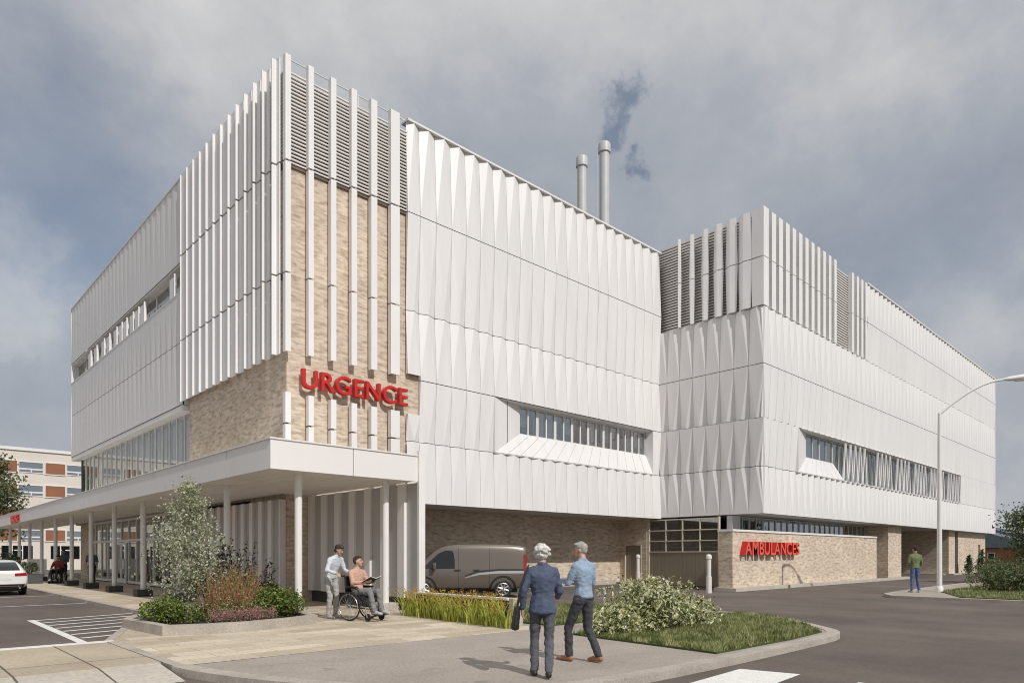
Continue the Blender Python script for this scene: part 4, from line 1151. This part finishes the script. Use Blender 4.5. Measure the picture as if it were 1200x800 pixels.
def person(label, loc, rz, scale, pose, cl, cat='person', female=False, seat=False, hair='short', face=True, look=0., nod=0., group=None, vox=.012, sleeves='long', jacket=0.):
    J = {k: Vector(v) for k, v in BASE.items()}
    for k, v in pose.items(): J[k] = Vector(v)
    o = thing('person', label, cat, loc, rz, group, scale=scale)
    sw = .88 if female else 1.
    for s in 'LR':
        J['sh'+s] = Vector((J['sh'+s].x*sw, *J['sh'+s][1:]))
    HR = Matrix.Rotation(look, 3, 'Z') @ Matrix.Rotation(nod, 3, 'X')
    hc = J['head']
    def hp(x, y, z): return hc + HR @ Vector((x, y, z))
    B = []
    up = (J['neck'] - J['pel']).normalized()
    B.append([(hp(0, -.012, .03), (.074, .092, .088), HR), (hp(0, .035, -.04), (.055, .052, .05), HR)])
    B.append([(hp(0, .035, -.04), (.054, .05, .05), HR), (hp(0, .068, -.088), (.026, .022, .02), HR), (hp(0, -.01, -.05), (.05, .06, .04), HR)])
    B.append([(hp(0, .088, .02), .010), (hp(0, .112, -.022), .0135), (hp(0, .085, -.03), .014)])
    B.append([(hp(-.074, .0, -.005), (.010, .02, .03), HR)]); B.append([(hp(.074, .0, -.005), (.010, .02, .03), HR)])
    B.append([(hp(0, -.02, -.06), .05), (J['neck'], .056)])
    B.append([(J['neck'], .058), (J['shL'].lerp(J['shR'], .5) - up*.02, (.13*sw, .06, .05))])
    B.append([(J['chest'], (.15*sw, .10, .12)), (J['waist'], (.125*sw, .09, .06)), (J['shL'], .052), (J['shR'], .052)])
    B.append([(J['waist'], (.125*sw, .09, .06)), (J['pel'], (.145, .105, .08))])
    for s in 'LR':
        B.append([(J['sh'+s], .052), (J['el'+s], .038)]); B.append([(J['el'+s], .037), (J['wr'+s], .024)])
        B.append([(J['hip'+s], .082), (J['kn'+s], .052)]); B.append([(J['kn'+s], .052), (J['kn'+s].lerp(J['an'+s], .35), .05), ]); B.append([(J['kn'+s].lerp(J['an'+s], .3), .051), (J['an'+s], .034)])
        B.append([(J['an'+s], .036), (J['to'+s], (.033, .04, .022))])
        fd = J['wr'+s] - J['el'+s]; d = Vector(J['hd'+s]); d = fd.normalized() if d.length < .01 else d
        side = -1 if s == 'L' else 1
        nrm = pose.get('bk'+s, (side, -.1, 0)); th = pose.get('th'+s, (0, 1, .2))
        B += hand_hulls(J['wr'+s], d, nrm, th, pose.get('curl', .55))
    sculpt('body', B, P_[cl.get('skin', 'skin')], o, .0085 if vox < .013 else vox, 2)
    T = []
    bulk = 1.0 + jacket
    T.append([(J['neck'] - up*.03, (.068, .066, .03)), (J['shL'] + up*-.005, (.058, .066, .05)), (J['shR'] + up*-.005, (.058, .066, .05)), (J['chest'], (.168*sw*bulk, .122*bulk, .1)), (J['waist'], (.145*sw*bulk, .112*bulk, .06))])
    T.append([(J['neck'] - up*.035, (.068, .066, .03)), (J['neck'] + up*.02, (.066, .064, .012))])
    T.append([(J['chest'], (.165*sw*bulk, .122*bulk, .1)), (J['waist'], (.145*sw*bulk, .112*bulk, .06))])
    if not seat: T.append([(J['waist'], (.145*sw*bulk, .112*bulk, .06)), (J['pel'] + up*(.0 - jacket*.6), ((.178 if female else .162)*bulk, .135*bulk, .05))])
    else: T.append([(J['waist'], (.15*sw, .12, .06)), (J['pel'] + up*.05, (.165, .13, .05))])
    for s in 'LR':
        T.append([(J['sh'+s], .064), (J['el'+s], .053*bulk)]); T.append([(J['neck'] - up*.02, .055), (J['sh'+s] - up*.01, .06)])
        e = J['el'+s].lerp(J['wr'+s], .93 if sleeves == 'long' else .05)
        T.append([(J['el'+s], .052*bulk), (e, .037*bulk)])
    sculpt('jacket' if jacket else 'top', T, P_[cl['top']], o, vox, 3, .011, 3.)
    L = []
    L.append([(J['pel'] + up*.03, (.152, .114, .05)), (J['hipL'], (.092, .1, .09)), (J['hipR'], (.092, .1, .09))])
    for s in 'LR':
        L.append([(J['hip'+s], (.094, .1, .09)), (J['kn'+s], .066)])
        L.append([(J['kn'+s], .066), (J['an'+s] + Vector((0, -.005, .0)), (.056, .060, .03))])
    sculpt('trousers', L, P_[cl['legs']], o, vox, 3, .012, 9.)
    for s in 'LR':
        a, t = J['an'+s], J['to'+s]; d = (t - a); d.z = 0; d.normalize()
        sculpt('shoe', [[(a - d*.045 + Vector((0, 0, -.04)), (.040, .04, .045)), (a + d*.05 + Vector((0, 0, -.035)), (.040, .04, .046)), (t + Vector((0, 0, .008)), (.042, .042, .03)), (t + d*.03, (.034, .034, .022))]], P_[cl['shoe']], o, .010, 2)
    HH = []
    if hair == 'short':
        HH = [[(hp(0, -.025, .05), (.083, .094, .080), HR), (hp(0, -.055, -.01), (.074, .055, .05), HR)], [(hp(0, .045, .095), (.062, .04, .025), HR), (hp(0, -.02, .085), (.076, .07, .05), HR)]]
    elif hair == 'curly':
        rs = random.Random(2); HH = [[(hp(0, -.028, .045), (.096, .098, .090), HR), (hp(0, -.07, -.02), (.082, .05, .05), HR)]]
        for _ in range(70):
            v = Vector((rs.gauss(0, 1), rs.gauss(-.5, 1), rs.gauss(.5, 1))).normalized()
            if v.y > .45 and v.z < .5: continue
            HH.append([(hp(v.x*.102, -.032 + v.y*.103, .035 + v.z*.098), rs.uniform(.017, .028))])
    elif hair == 'bob':
        HH = [[(hp(0, -.03, .045), (.088, .095, .088), HR), (hp(0, -.05, -.05), (.08, .055, .05), HR)], [(hp(0, .05, .085), (.07, .04, .035), HR), (hp(0, -.02, .085), (.078, .07, .05), HR)]]
    if HH: sculpt('hair', HH, P_[cl['hair']], o, .008, 1, .013 if hair == 'curly' else .008, 5.)
    if face:
        for sx in (-1, 1):
            sculpt('eye', [[(hp(sx*.03, .0865, .012), (.012, .006, .0055), HR)]], P_['eye'], o, .003, 0)
            sculpt('eyebrow', [[(hp(sx*.017, .0925, .031), .0045), (hp(sx*.045, .083, .033), .0035)]], P_[cl['hair']], o, .003, 0)
        sculpt('mouth', [[(hp(-.02, .083, -.052), .005), (hp(0, .0885, -.054), .0065), (hp(.02, .083, -.052), .005)]], P_['lip'], o, .003, 0)
    return o

# the couple walking away over the sidewalk
person('grey haired man in light blue shirt and charcoal trousers walking beside the woman', (-2.42, -15.35, 0), rad(2), 1.02,
       dict(head=(-.01, .06, 1.635), neck=(0, .02, 1.50), elL=(-.22, .10, 1.17), wrL=(-.13, .33, 1.20), hdL=(.25, 1, .15), bkL=(0, .2, 1), thL=(1, 0, 0), elR=(.25, .02, 1.16), wrR=(.14, .27, 1.13), hdR=(-.3, 1, .1), bkR=(.3, .1, 1), thR=(-1, 0, .2),
            knL=(-.10, .20, .52), anL=(-.09, .21, .085), toL=(-.09, .38, .03), knR=(.10, .0, .50), anR=(.10, -.20, .10), toR=(.12, -.04, .03)),
       dict(top='blue', legs='char', shoe='tan', hair='grey', skin='skin'), look=rad(35), nod=rad(-8))
person('white haired woman in navy jacket and trousers seen from behind with a dark bag', (-3.72, -15.75, 0), rad(-43), .985,
       dict(head=(.0, .06, 1.625), elL=(-.26, -.04, 1.16), wrL=(-.27, .03, .90), elR=(.23, .05, 1.15), wrR=(.22, .24, 1.05), hdR=(-.1, 1, -.1),
            knL=(-.10, .10, .51), anL=(-.11, .02, .085), toL=(-.13, .18, .03), knR=(.09, .0, .50), anR=(.07, -.22, .10), toR=(.07, -.06, .03)),
       dict(top='navy', legs='navyt', shoe='blackl', hair='white_hair'), female=True, hair='curly', jacket=.16, nod=rad(-6), look=rad(-12))
bag = thing('handbag', 'black shoulder bag hanging at the left hip of the woman in navy', 'handbag', Vector((-3.72, -15.75, .62)) + Matrix.Rotation(rad(-43), 3, 'Z') @ Vector((-.335, .0, 0)), rad(-43))
sculpt('bag_body', [[((-.03, .02, .02), (.06, .16, .04)), ((-.0, .02, .28), (.045, .13, .03))]], P_['blackl'], bag, .012, 2, .008)
MB().tube([(-.0, -.09, .28), (.05, -.085, .55), (.12, -.06, .77), (.15, .0, .845), (.12, .07, .77), (.04, .10, .55), (-.0, .11, .28)], .012, 6).build('strap', P_['blackl'], bag)

# carer, wheelchair and its user under the canopy
WA = rad(-163)
wloc = Vector((-1.38, -7.2, 0)); WR = Matrix.Rotation(WA, 3, 'Z')
def at(x, y, z=0.): return wloc + WR @ Vector((x, y, z))
WS = 1.13
person('dark haired carer in pale tunic leaning over the wheelchair', at(.04, -.86), WA + rad(-6), 1.08,
       dict(pel=(0, -.05, .96), waist=(0, .0, 1.10), chest=(0, .07, 1.30), neck=(0, .16, 1.47), head=(.0, .235, 1.60), shL=(-.178, .11, 1.375), shR=(.178, .11, 1.375),
            elL=(-.26, .12, 1.13), elR=(.26, .12, 1.13), wrL=(-.20, .36, 1.06), wrR=(.20, .36, 1.06), hdL=(0, 1, -.25), hdR=(0, 1, -.25), bkL=(-.2, 0, 1), bkR=(.2, 0, 1), thL=(1, 0, 0), thR=(-1, 0, 0),
            hipL=(-.09, -.05, .93), hipR=(.09, -.05, .93)),
       dict(top='white', legs='greyt', shoe='shoe', hair='brown'), female=True, hair='bob', nod=rad(-26), look=rad(12))
chair = thing('wheelchair', 'black folding wheelchair holding the smiling seated man', 'wheelchair', wloc, WA, scale=WS)
for sx in (-1, 1):
    wm = MB().ring((sx*.31, 0, .31), .295, .017, (1, 0, 0), 40, 8).build('wheel', M['rubber'], chair)
    MB().ring((sx*.345, 0, .31), .262, .009, (1, 0, 0), 40, 6).build('hand_rim', M['steel'], wm)
    sp2 = MB()
    for i in range(20):
        a = i*math.pi/10; sp2.tube([(sx*.315, .03*math.cos(a+.6), .31+.03*math.sin(a+.6)), (sx*.31, .285*math.cos(a), .31+.285*math.sin(a))], .0028, 4)
    sp2.cyl((sx*.285, 0, .31), (sx*.345, 0, .31), .028, 12); sp2.build('spokes', M['steel'], wm)
    c = MB().ring((sx*.22, .44, .085), .068, .018, (1, 0, 0), 24, 8).cyl((sx*.205, .44, .085), (sx*.235, .44, .085), .05, 16).build('caster', M['rubber'], chair)
    MB().tube([(sx*.24, .44, .085), (sx*.245, .41, .2), (sx*.235, .38, .3)], .013, 8).build('fork', M['steel'], c)
    f = MB()
    f.tube([(sx*.235, -.22, .98), (sx*.235, -.2, .92), (sx*.235, -.17, .48), (sx*.235, -.1, .28), (sx*.235, .38, .28)], .013, 8)
    f.tube([(sx*.235, -.17, .49), (sx*.235, .36, .51), (sx*.235, .43, .47), (sx*.2, .52, .2)], .013, 8); f.tube([(sx*.235, .36, .5), (sx*.235, .38, .28)], .013, 8)
    f.tube([(sx*.235, -.17, .70), (sx*.26, .1, .71), (sx*.26, .2, .66), (sx*.24, .24, .5)], .012, 8); f.tube([(sx*.235, 0, .31), (sx*.3, 0, .31)], .016, 8)
    f.build('frame', M['blackplastic'], chair)
    MB().box(sx*.26-.028, -.13, .715, sx*.26+.028, .17, .745).build('armrest', M['blackplastic'], chair, bevel=.008)
    MB().tube([(sx*.235, -.2, .955), (sx*.235, -.33, .965)], .019, 10).build('handle', M['blackplastic'], chair)
    MB().obox((sx*.12, .58, .12), (.17, .2, .015), 0, 0, rad(14)).build('footrest', M['blackplastic'], chair)
MB().box(-.22, -.16, .49, .22, .30, .535).build('seat', M['blackplastic'], chair, bevel=.012)
MB().obox((0, -.195, .74), (.45, .025, .44), 0, 0, rad(4)).build('backrest', M['blackplastic'], chair, bevel=.008)
person('smiling seated man in a salmon shirt holding an open magazine in the wheelchair', at(0, 0), WA, WS,
       dict(pel=(0, -.06, .62), waist=(0, -.09, .75), chest=(0, -.085, .96), neck=(0, -.06, 1.13), head=(0, -.03, 1.27), shL=(-.178, -.07, 1.035), shR=(.178, -.07, 1.035),
            elL=(-.25, .04, .82), elR=(.25, .04, .82), wrL=(-.13, .27, .83), wrR=(.13, .27, .83), hdL=(.25, 1, .1), hdR=(-.25, 1, .1), bkL=(-.6, 0, -.8), bkR=(.6, 0, -.8), thL=(.2, 0, 1), thR=(-.2, 0, 1),
            hipL=(-.1, .0, .60), hipR=(.1, .0, .60), knL=(-.13, .42, .63), knR=(.13, .42, .63), anL=(-.12, .54, .22), anR=(.12, .54, .22), toL=(-.12, .70, .165), toR=(.12, .70, .165)),
       dict(top='pink', legs='midgrey', shoe='shoe', hair='brown'), seat=True, hair='short', nod=rad(6), look=rad(14))
bk = thing('magazine', 'open magazine held over the lap of the seated man', 'magazine', at(0, .36*WS, .86*WS), WA)
f = MB()
for sx in (-1, 1): f.obox((sx*.105, 0, .02), (.21, .29, .012), 0, rad(-14*sx), rad(28))
f.build('pages', M['blind'], bk)
f = MB()
for sx in (-1, 1): f.obox((sx*.107, .004, .008), (.222, .30, .006), 0, rad(-14*sx), rad(28))
f.build('cover', M['blackplastic'], bk)

# man on the right-hand island, and the figures in the shade of the canopy
person('man in a sage green sweater and blue jeans standing by the street lamp', (22.4, -12.75, 0), rad(-50), 1.11,
       dict(elL=(-.235, .0, 1.17), wrL=(-.19, .14, .96), elR=(.235, .0, 1.17), wrR=(.19, .14, .96), hdL=(.5, .6, -.3), hdR=(-.5, .6, -.3), knL=(-.11, .02, .5), anL=(-.13, -.02, .085), toL=(-.16, .14, .03), anR=(.15, .03, .085), toR=(.19, .19, .03)),
       dict(top='green', legs='jean', shoe='shoe', hair='black', skin='skin2'), face=False, nod=rad(-14), look=rad(25), vox=.016)
person('person in black standing behind the canopy post and the flower bed', (-1.75, .55, 0), rad(200), 1.10, {}, dict(top='dk', legs='dk', shoe='blackl', hair='black', skin='skin2'), face=True, vox=.018)
person('person in a navy top and dark trousers at the glazed entrance door', (-1.65, 19.2, 0), rad(160), 1.09, {}, dict(top='navy', legs='dk', shoe='blackl', hair='black', skin='skin2'), face=False, vox=.02, sleeves='short')
person('person in dark blue standing behind the far wheelchair', (-1.95, 24.6, 0), rad(150), 1.09, dict(elL=(-.25, .1, 1.15), wrL=(-.2, .33, 1.05), elR=(.25, .1, 1.15), wrR=(.2, .33, 1.05), hdL=(0, 1, -.2), hdR=(0, 1, -.2)), dict(top='navyt', legs='dk', shoe='blackl', hair='black', skin='skin2'), face=False, vox=.02)
c2 = copy_tree(chair); c2.location = (-2.4, 23.7, 0); c2.rotation_euler = (0, 0, rad(150)); c2['label'] = 'distant wheelchair between the canopy posts with a person in dark red'
person('person in a dark red top seated in the far wheelchair', (-2.4, 23.7, 0), rad(150), WS,
       dict(pel=(0, -.06, .62), waist=(0, -.09, .75), chest=(0, -.085, .96), neck=(0, -.06, 1.13), head=(0, -.03, 1.27), shL=(-.178, -.07, 1.035), shR=(.178, -.07, 1.035),
            elL=(-.25, .04, .82), elR=(.25, .04, .82), wrL=(-.16, .27, .77), wrR=(.16, .27, .77), hdL=(.1, 1, 0), hdR=(-.1, 1, 0), bkL=(0, 0, 1), bkR=(0, 0, 1),
            hipL=(-.1, .0, .60), hipR=(.1, .0, .60), knL=(-.13, .42, .63), knR=(.13, .42, .63), anL=(-.12, .54, .22), anR=(.12, .54, .22), toL=(-.12, .70, .165), toR=(.12, .70, .165)),
       dict(top='red', legs='dk', shoe='shoe', hair='black', skin='skin2'), seat=True, face=False, vox=.02)
# ------------------------------------------------------------------ vehicles (local +X is forward)
def car_body(name, st, m, parent, arches, sub=2):
    """st: stations (x, z_bottom, z_waist, half width at waist, z_top, half width at top)"""
    bm = bmesh.new(); rings = []
    for x, zb, zw, ww, zt, wt in st:
        sec = [(0, zb), (ww*.80, zb), (ww*.95, zb+.07), (ww*1.0, zb+(zw-zb)*.45), (ww*.985, zw-.06), (ww*.965, zw), (wt+(ww-wt)*.12, zt-.10*(zt-zw)), (wt*.93, zt-.018*(zt-zw)-.005), (wt*.6, zt), (0, zt+.008)]
        pts = sec + [(-a, b) for a, b in sec[-2:0:-1]]
        rings.append([bm.verts.new((x, a, b)) for a, b in pts])
    n = len(rings[0])
    for r0, r1 in zip(rings[:-1], rings[1:]):
        for i in range(n): bm.faces.new((r0[i], r0[(i+1) % n], r1[(i+1) % n], r1[i]))
    for r in (rings[0], rings[-1]):
        bm.faces.new((r[0], r[1], r[n-1]))
        for i in range(1, 8): bm.faces.new((r[i], r[i+1], r[n-i-1], r[n-i]))
        bm.faces.new((r[8], r[9], r[10]))
    bmesh.ops.remove_doubles(bm, verts=bm.verts, dist=1e-5)
    bmesh.ops.recalc_face_normals(bm, faces=bm.faces)
    cr = bm.edges.layers.float.get('crease_edge') or bm.edges.layers.float.new('crease_edge')
    xe = (st[0][0], st[-1][0])
    for e in bm.edges:
        if all(abs(v.co.x - xe[0]) < 1e-4 for v in e.verts) or all(abs(v.co.x - xe[1]) < 1e-4 for v in e.verts): e[cr] = .55
    me = bpy.data.meshes.new(name); bm.to_mesh(me); bm.free()
    ob = link(name, me, parent)
    s = ob.modifiers.new('s', 'SUBSURF'); s.levels = sub; s.render_levels = sub
    tools = []
    for ax, az, r, wy in arches:
        for sy in (-1, 1):
            t = MB().tube([(ax, sy*(wy-.24), az), (ax, sy*(wy+.3), az)], r, 28).build('cut', m)
            b = ob.modifiers.new('b', 'BOOLEAN'); b.object = t; b.operation = 'DIFFERENCE'; b.solver = 'EXACT'; tools.append(t)
    bpy.context.view_layer.update()
    baked(ob)
    for t in tools: bpy.data.objects.remove(t)
    ob.data.materials.clear(); ob.data.materials.append(m)
    for p in ob.data.polygons: p.use_smooth = True; p.material_index = 0
    ob.data.set_sharp_from_angle(angle=rad(38))
    bm = bmesh.new(); bm.from_mesh(ob.data); bvh = BVHTree.FromBMesh(bm); bm.free()
    return ob, bvh

def decal(bvh, name, poly, axis, sgn, m, parent, off=.006, cuts=4, depth=.0, smooth=True):
    """a thin plate shaped by poly, lying on the body where it is seen along axis"""
    bm = bmesh.new()
    vs = [bm.verts.new((p[0], p[1], 0)) for p in poly]; bm.faces.new(vs)
    bmesh.ops.triangulate(bm, faces=bm.faces)
    for _ in range(cuts): bmesh.ops.subdivide_edges(bm, edges=[e for e in bm.edges if e.calc_length() > .09], cuts=1, use_grid_fill=False); bmesh.ops.triangulate(bm, faces=bm.faces)
    for v in bm.verts:
        a, b = v.co.x, v.co.y
        if axis == 'Y': o, d = Vector((a, sgn*4, b)), Vector((0, -sgn, 0))
        elif axis == 'X': o, d = Vector((sgn*6, a, b)), Vector((-sgn, 0, 0))
        else: o, d = Vector((a, b, 5)), Vector((0, 0, -1))
        h = bvh.ray_cast(o, d)
        v.co = (h[0] + h[1]*off*(1 if h[1].dot(d) < 0 else -1)) if h[0] else (o + d*(3.2 if axis == 'Y' else 4))
    r = bmesh.ops.extrude_face_region(bm, geom=bm.faces[:])
    inn = -Vector((0, sgn, 0)) if axis == 'Y' else -Vector((sgn, 0, 0)) if axis == 'X' else Vector((0, 0, -1))
    for g in r['geom']:
        if isinstance(g, bmesh.types.BMVert): g.co += inn*.012
    bmesh.ops.recalc_face_normals(bm, faces=bm.faces)
    me = bpy.data.meshes.new(name); bm.to_mesh(me); bm.free(); me.materials.append(m)
    for p in me.polygons: p.use_smooth = smooth
    me.set_sharp_from_angle(angle=rad(40))
    return link(name, me, parent)

def road_wheel(parent, x, y, z, r, wd_, sp=5):
    s = 1 if y > 0 else -1
    w_ = MB().tube([(x, y-s*wd_, z), (x, y-s*wd_*.95, z), (x, y-s*.03, z), (x, y, z), (x, y+s*.004, z)], [r*.9, r, r, r*.94, r*.68], 32).build('wheel', M['rubber'], parent)
    q = MB().ring((x, y+s*.006, z), r*.64, r*.045, (0, 1, 0), 32, 8)
    for i in range(sp):
        a = 2*math.pi*i/sp + .3; c, t = math.cos(a), math.sin(a)
        q.tube([(x+c*r*.1, y+s*.012, z+t*r*.1), (x+c*r*.62, y+s*.012, z+t*r*.62)], [r*.12, r*.085], 6)
    q.cyl((x, y-s*.02, z), (x, y+s*.03, z), r*.17, 16); q.build('rim', M['alloy'], w_)
    return w_

# taupe panel van, seen from its left side
VS = 1.15
hdg = math.atan2(-RV.y, -RV.x) + rad(9)
vloc = gv = CAM + FV*27.6 + RV*(-2.05); vloc = Vector((vloc.x, vloc.y, ZR))
van = thing('panel_van', 'taupe panel van parked in front of the shaded brick wall', 'van', vloc, hdg, scale=VS)
vst = [(-2.20, .42, 1.00, .80, 1.74, .66), (-2.14, .30, 1.02, .845, 1.82, .70), (-1.4, .24, 1.04, .86, 1.865, .71), (-.3, .24, 1.03, .865, 1.875, .71), (.45, .24, 1.02, .865, 1.86, .70),
       (.85, .24, 1.01, .865, 1.76, .67), (1.15, .24, 1.0, .86, 1.52, .65), (1.48, .24, .98, .85, 1.17, .68), (1.62, .24, .96, .84, 1.06, .70), (2.0, .26, .86, .79, .93, .62), (2.18, .34, .70, .66, .78, .48)]
vb, vbv = car_body('body', vst, M['van'], van, [(-1.36, .31, .385, .86), (1.36, .31, .385, .85)])
for x in (-1.36, 1.36):
    for y in (-.845, .845): road_wheel(van, x, y, .31, .315, .2, 8)
for s in (1, -1):
    wn = [(.30, 1.02), (.30, 1.30), (.34, 1.56), (.40, 1.63), (.62, 1.63), (.86, 1.52), (1.12, 1.28), (1.36, 1.05), (1.36, 1.0)]
    decal(vbv, 'side_window', wn, 'Y', s, M['darkglass'], van)
    decal(vbv, 'side_moulding', [(-2.12, .93), (-1.2, .93), (-.5, .86), (-.05, .72), (-.02, .69), (-.1, .69), (-.5, .795), (-1.2, .845), (-2.12, .845)], 'Y', s, M['chrome'], van, .010)
    decal(vbv, 'rub_strip', [(-2.12, 1.0), (-1.2, 1.0), (-.5, .945), (-.05, .79), (-.05, .755), (-.5, .90), (-1.2, .95), (-2.12, .95)], 'Y', s, M['blackplastic'], van, .012)
    for hx in (.22, -.42): decal(vbv, 'handle', [(hx-.12, .93), (hx-.12, .985), (hx+.10, .985), (hx+.10, .93)], 'Y', s, M['blackplastic'], van, .02, 2)
    for lx_ in (.16, -.9): decal(vbv, 'door_seam', [(lx_, .3), (lx_, 1.74), (lx_+.012, 1.74), (lx_+.012, .3)], 'Y', s, M['blackplastic'], van, .003, 5)
    decal(vbv, 'wheel_arch', [(-1.36+.47*math.cos(a), .31+.47*math.sin(a)) for a in [math.pi*k/12 for k in range(13)]] + [(-1.36+.40*math.cos(a), .31+.40*math.sin(a)) for a in [math.pi*k/12 for k in range(12, -1, -1)]], 'Y', s, M['blackplastic'], van, .014, 3)
    decal(vbv, 'wheel_arch', [(1.36+.46*math.cos(a), .31+.46*math.sin(a)) for a in [math.pi*k/12 for k in range(13)]] + [(1.36+.40*math.cos(a), .31+.40*math.sin(a)) for a in [math.pi*k/12 for k in range(12, -1, -1)]], 'Y', s, M['blackplastic'], van, .014, 3)
    decal(vbv, 'sill', [(-.9, .25), (-.9, .36), (.88, .36), (.88, .25)], 'Y', s, M['blackplastic'], van, .012, 4)
    decal(vbv, 'tail_light', [(-2.195, .78), (-2.195, 1.5), (-2.10, 1.5), (-2.085, .8)], 'Y', s, M['redlens'], van, .014, 3)
    decal(vbv, 'headlight', [(1.62, .70), (1.72, .90), (2.06, .78), (2.1, .64), (1.9, .62)], 'Y', s, M['clearlens'], van, .012, 3)
    mr = MB().obox((1.0, s*1.0, 1.10), (.12, .17, .21)).build('mirror', M['van'], van, bevel=.03)
    MB().tube([(1.06, s*.84, 1.04), (1.02, s*.95, 1.06)], .025, 8).build('mirror_arm', M['blackplastic'], mr)
decal(vbv, 'windshield', [(-.60, 1.09), (-.54, 1.66), (.54, 1.66), (.60, 1.09)], 'X', 1, M['darkglass'], van, .006, 5)
decal(vbv, 'rear_window', [(-.56, 1.15), (-.52, 1.62), (.52, 1.62), (.56, 1.15)], 'X', -1, M['darkglass'], van, .008, 4)
decal(vbv, 'grille', [(-.42, .46), (-.46, .66), (.46, .66), (.42, .46)], 'X', 1, M['blackplastic'], van, .012, 4)
decal(vbv, 'rear_bumper', [(-.76, .40), (-.78, .58), (.78, .58), (.76, .40)], 'X', -1, M['blackplastic'], van, .02, 4)
MB().box(-1.9, -.6, .18, 1.9, .6, .42).build('underbody', M['blackplastic'], van)

# white estate car at the left edge, seen from behind
wc = thing('parked_car', 'white hatchback parked nose away beside the canopy walk, seen from behind', 'car', (-6.22, 15.2, ZR), rad(93), scale=1.03)
cst = [(-2.12, .45, .80, .74, .90, .58), (-2.06, .32, .86, .83, 1.0, .66), (-1.75, .28, .92, .88, 1.24, .60), (-1.35, .24, .94, .90, 1.41, .60), (-.5, .22, .94, .905, 1.47, .61), (.2, .22, .93, .905, 1.44, .60),
       (.75, .22, .92, .90, 1.22, .60), (1.1, .22, .90, .89, 1.02, .66), (1.25, .22, .88, .885, .94, .68), (1.9, .26, .78, .82, .82, .6), (2.12, .36, .62, .68, .68, .5)]
cb, cbv = car_body('body', cst, M['carwhite'], wc, [(-1.3, .32, .375, .9), (1.35, .32, .375, .89)])
for x in (-1.3, 1.35):
    for y in (-.87, .87): road_wheel(wc, x, y, .32, .315, .21, 6)
decal(cbv, 'rear_window', [(-.56, 1.02), (-.50, 1.35), (.50, 1.35), (.56, 1.02)], 'X', -1, M['darkglass'], wc, .007, 5)
decal(cbv, 'windshield', [(-.58, 1.0), (-.5, 1.38), (.5, 1.38), (.58, 1.0)], 'X', 1, M['darkglass'], wc, .007, 5)
decal(cbv, 'bumper_insert', [(-.66, .34), (-.70, .47), (.70, .47), (.66, .34)], 'X', -1, M['blackplastic'], wc, .012, 4)
decal(cbv, 'number_plate', [(-.26, .62), (-.26, .73), (.26, .73), (.26, .62)], 'X', -1, M['clearlens'], wc, .010, 3)
decal(cbv, 'trim_strip', [(-.6, .39), (-.6, .415), (.6, .415), (.6, .39)], 'X', -1, M['chrome'], wc, .018, 3)
for s in (1, -1):
    decal(cbv, 'tail_light', [(s*.36, .79), (s*.36, .90), (s*.76, .92), (s*.78, .80)], 'X', -1, M['redlens'], wc, .012, 4)
    decal(cbv, 'side_window', [(-1.55, .98), (-1.2, 1.33), (-.4, 1.39), (.2, 1.36), (.62, 1.2), (.92, 1.0)], 'Y', s, M['darkglass'], wc, .007, 5)
    MB().obox((.72, s*1.0, .98), (.12, .18, .14)).build('mirror', M['carwhite'], wc, bevel=.03)
    MB().tube([(-2.08, s*.52, .31), (-2.17, s*.52, .31)], .035, 12).build('exhaust', M['chrome'], wc)
    decal(cbv, 'headlight', [(s*.4, .60), (s*.45, .72), (s*.7, .72), (s*.66, .60)], 'X', 1, M['clearlens'], wc, .010, 3)
MB().box(-1.9, -.62, .17, 1.9, .62, .40).build('underbody', M['blackplastic'], wc)
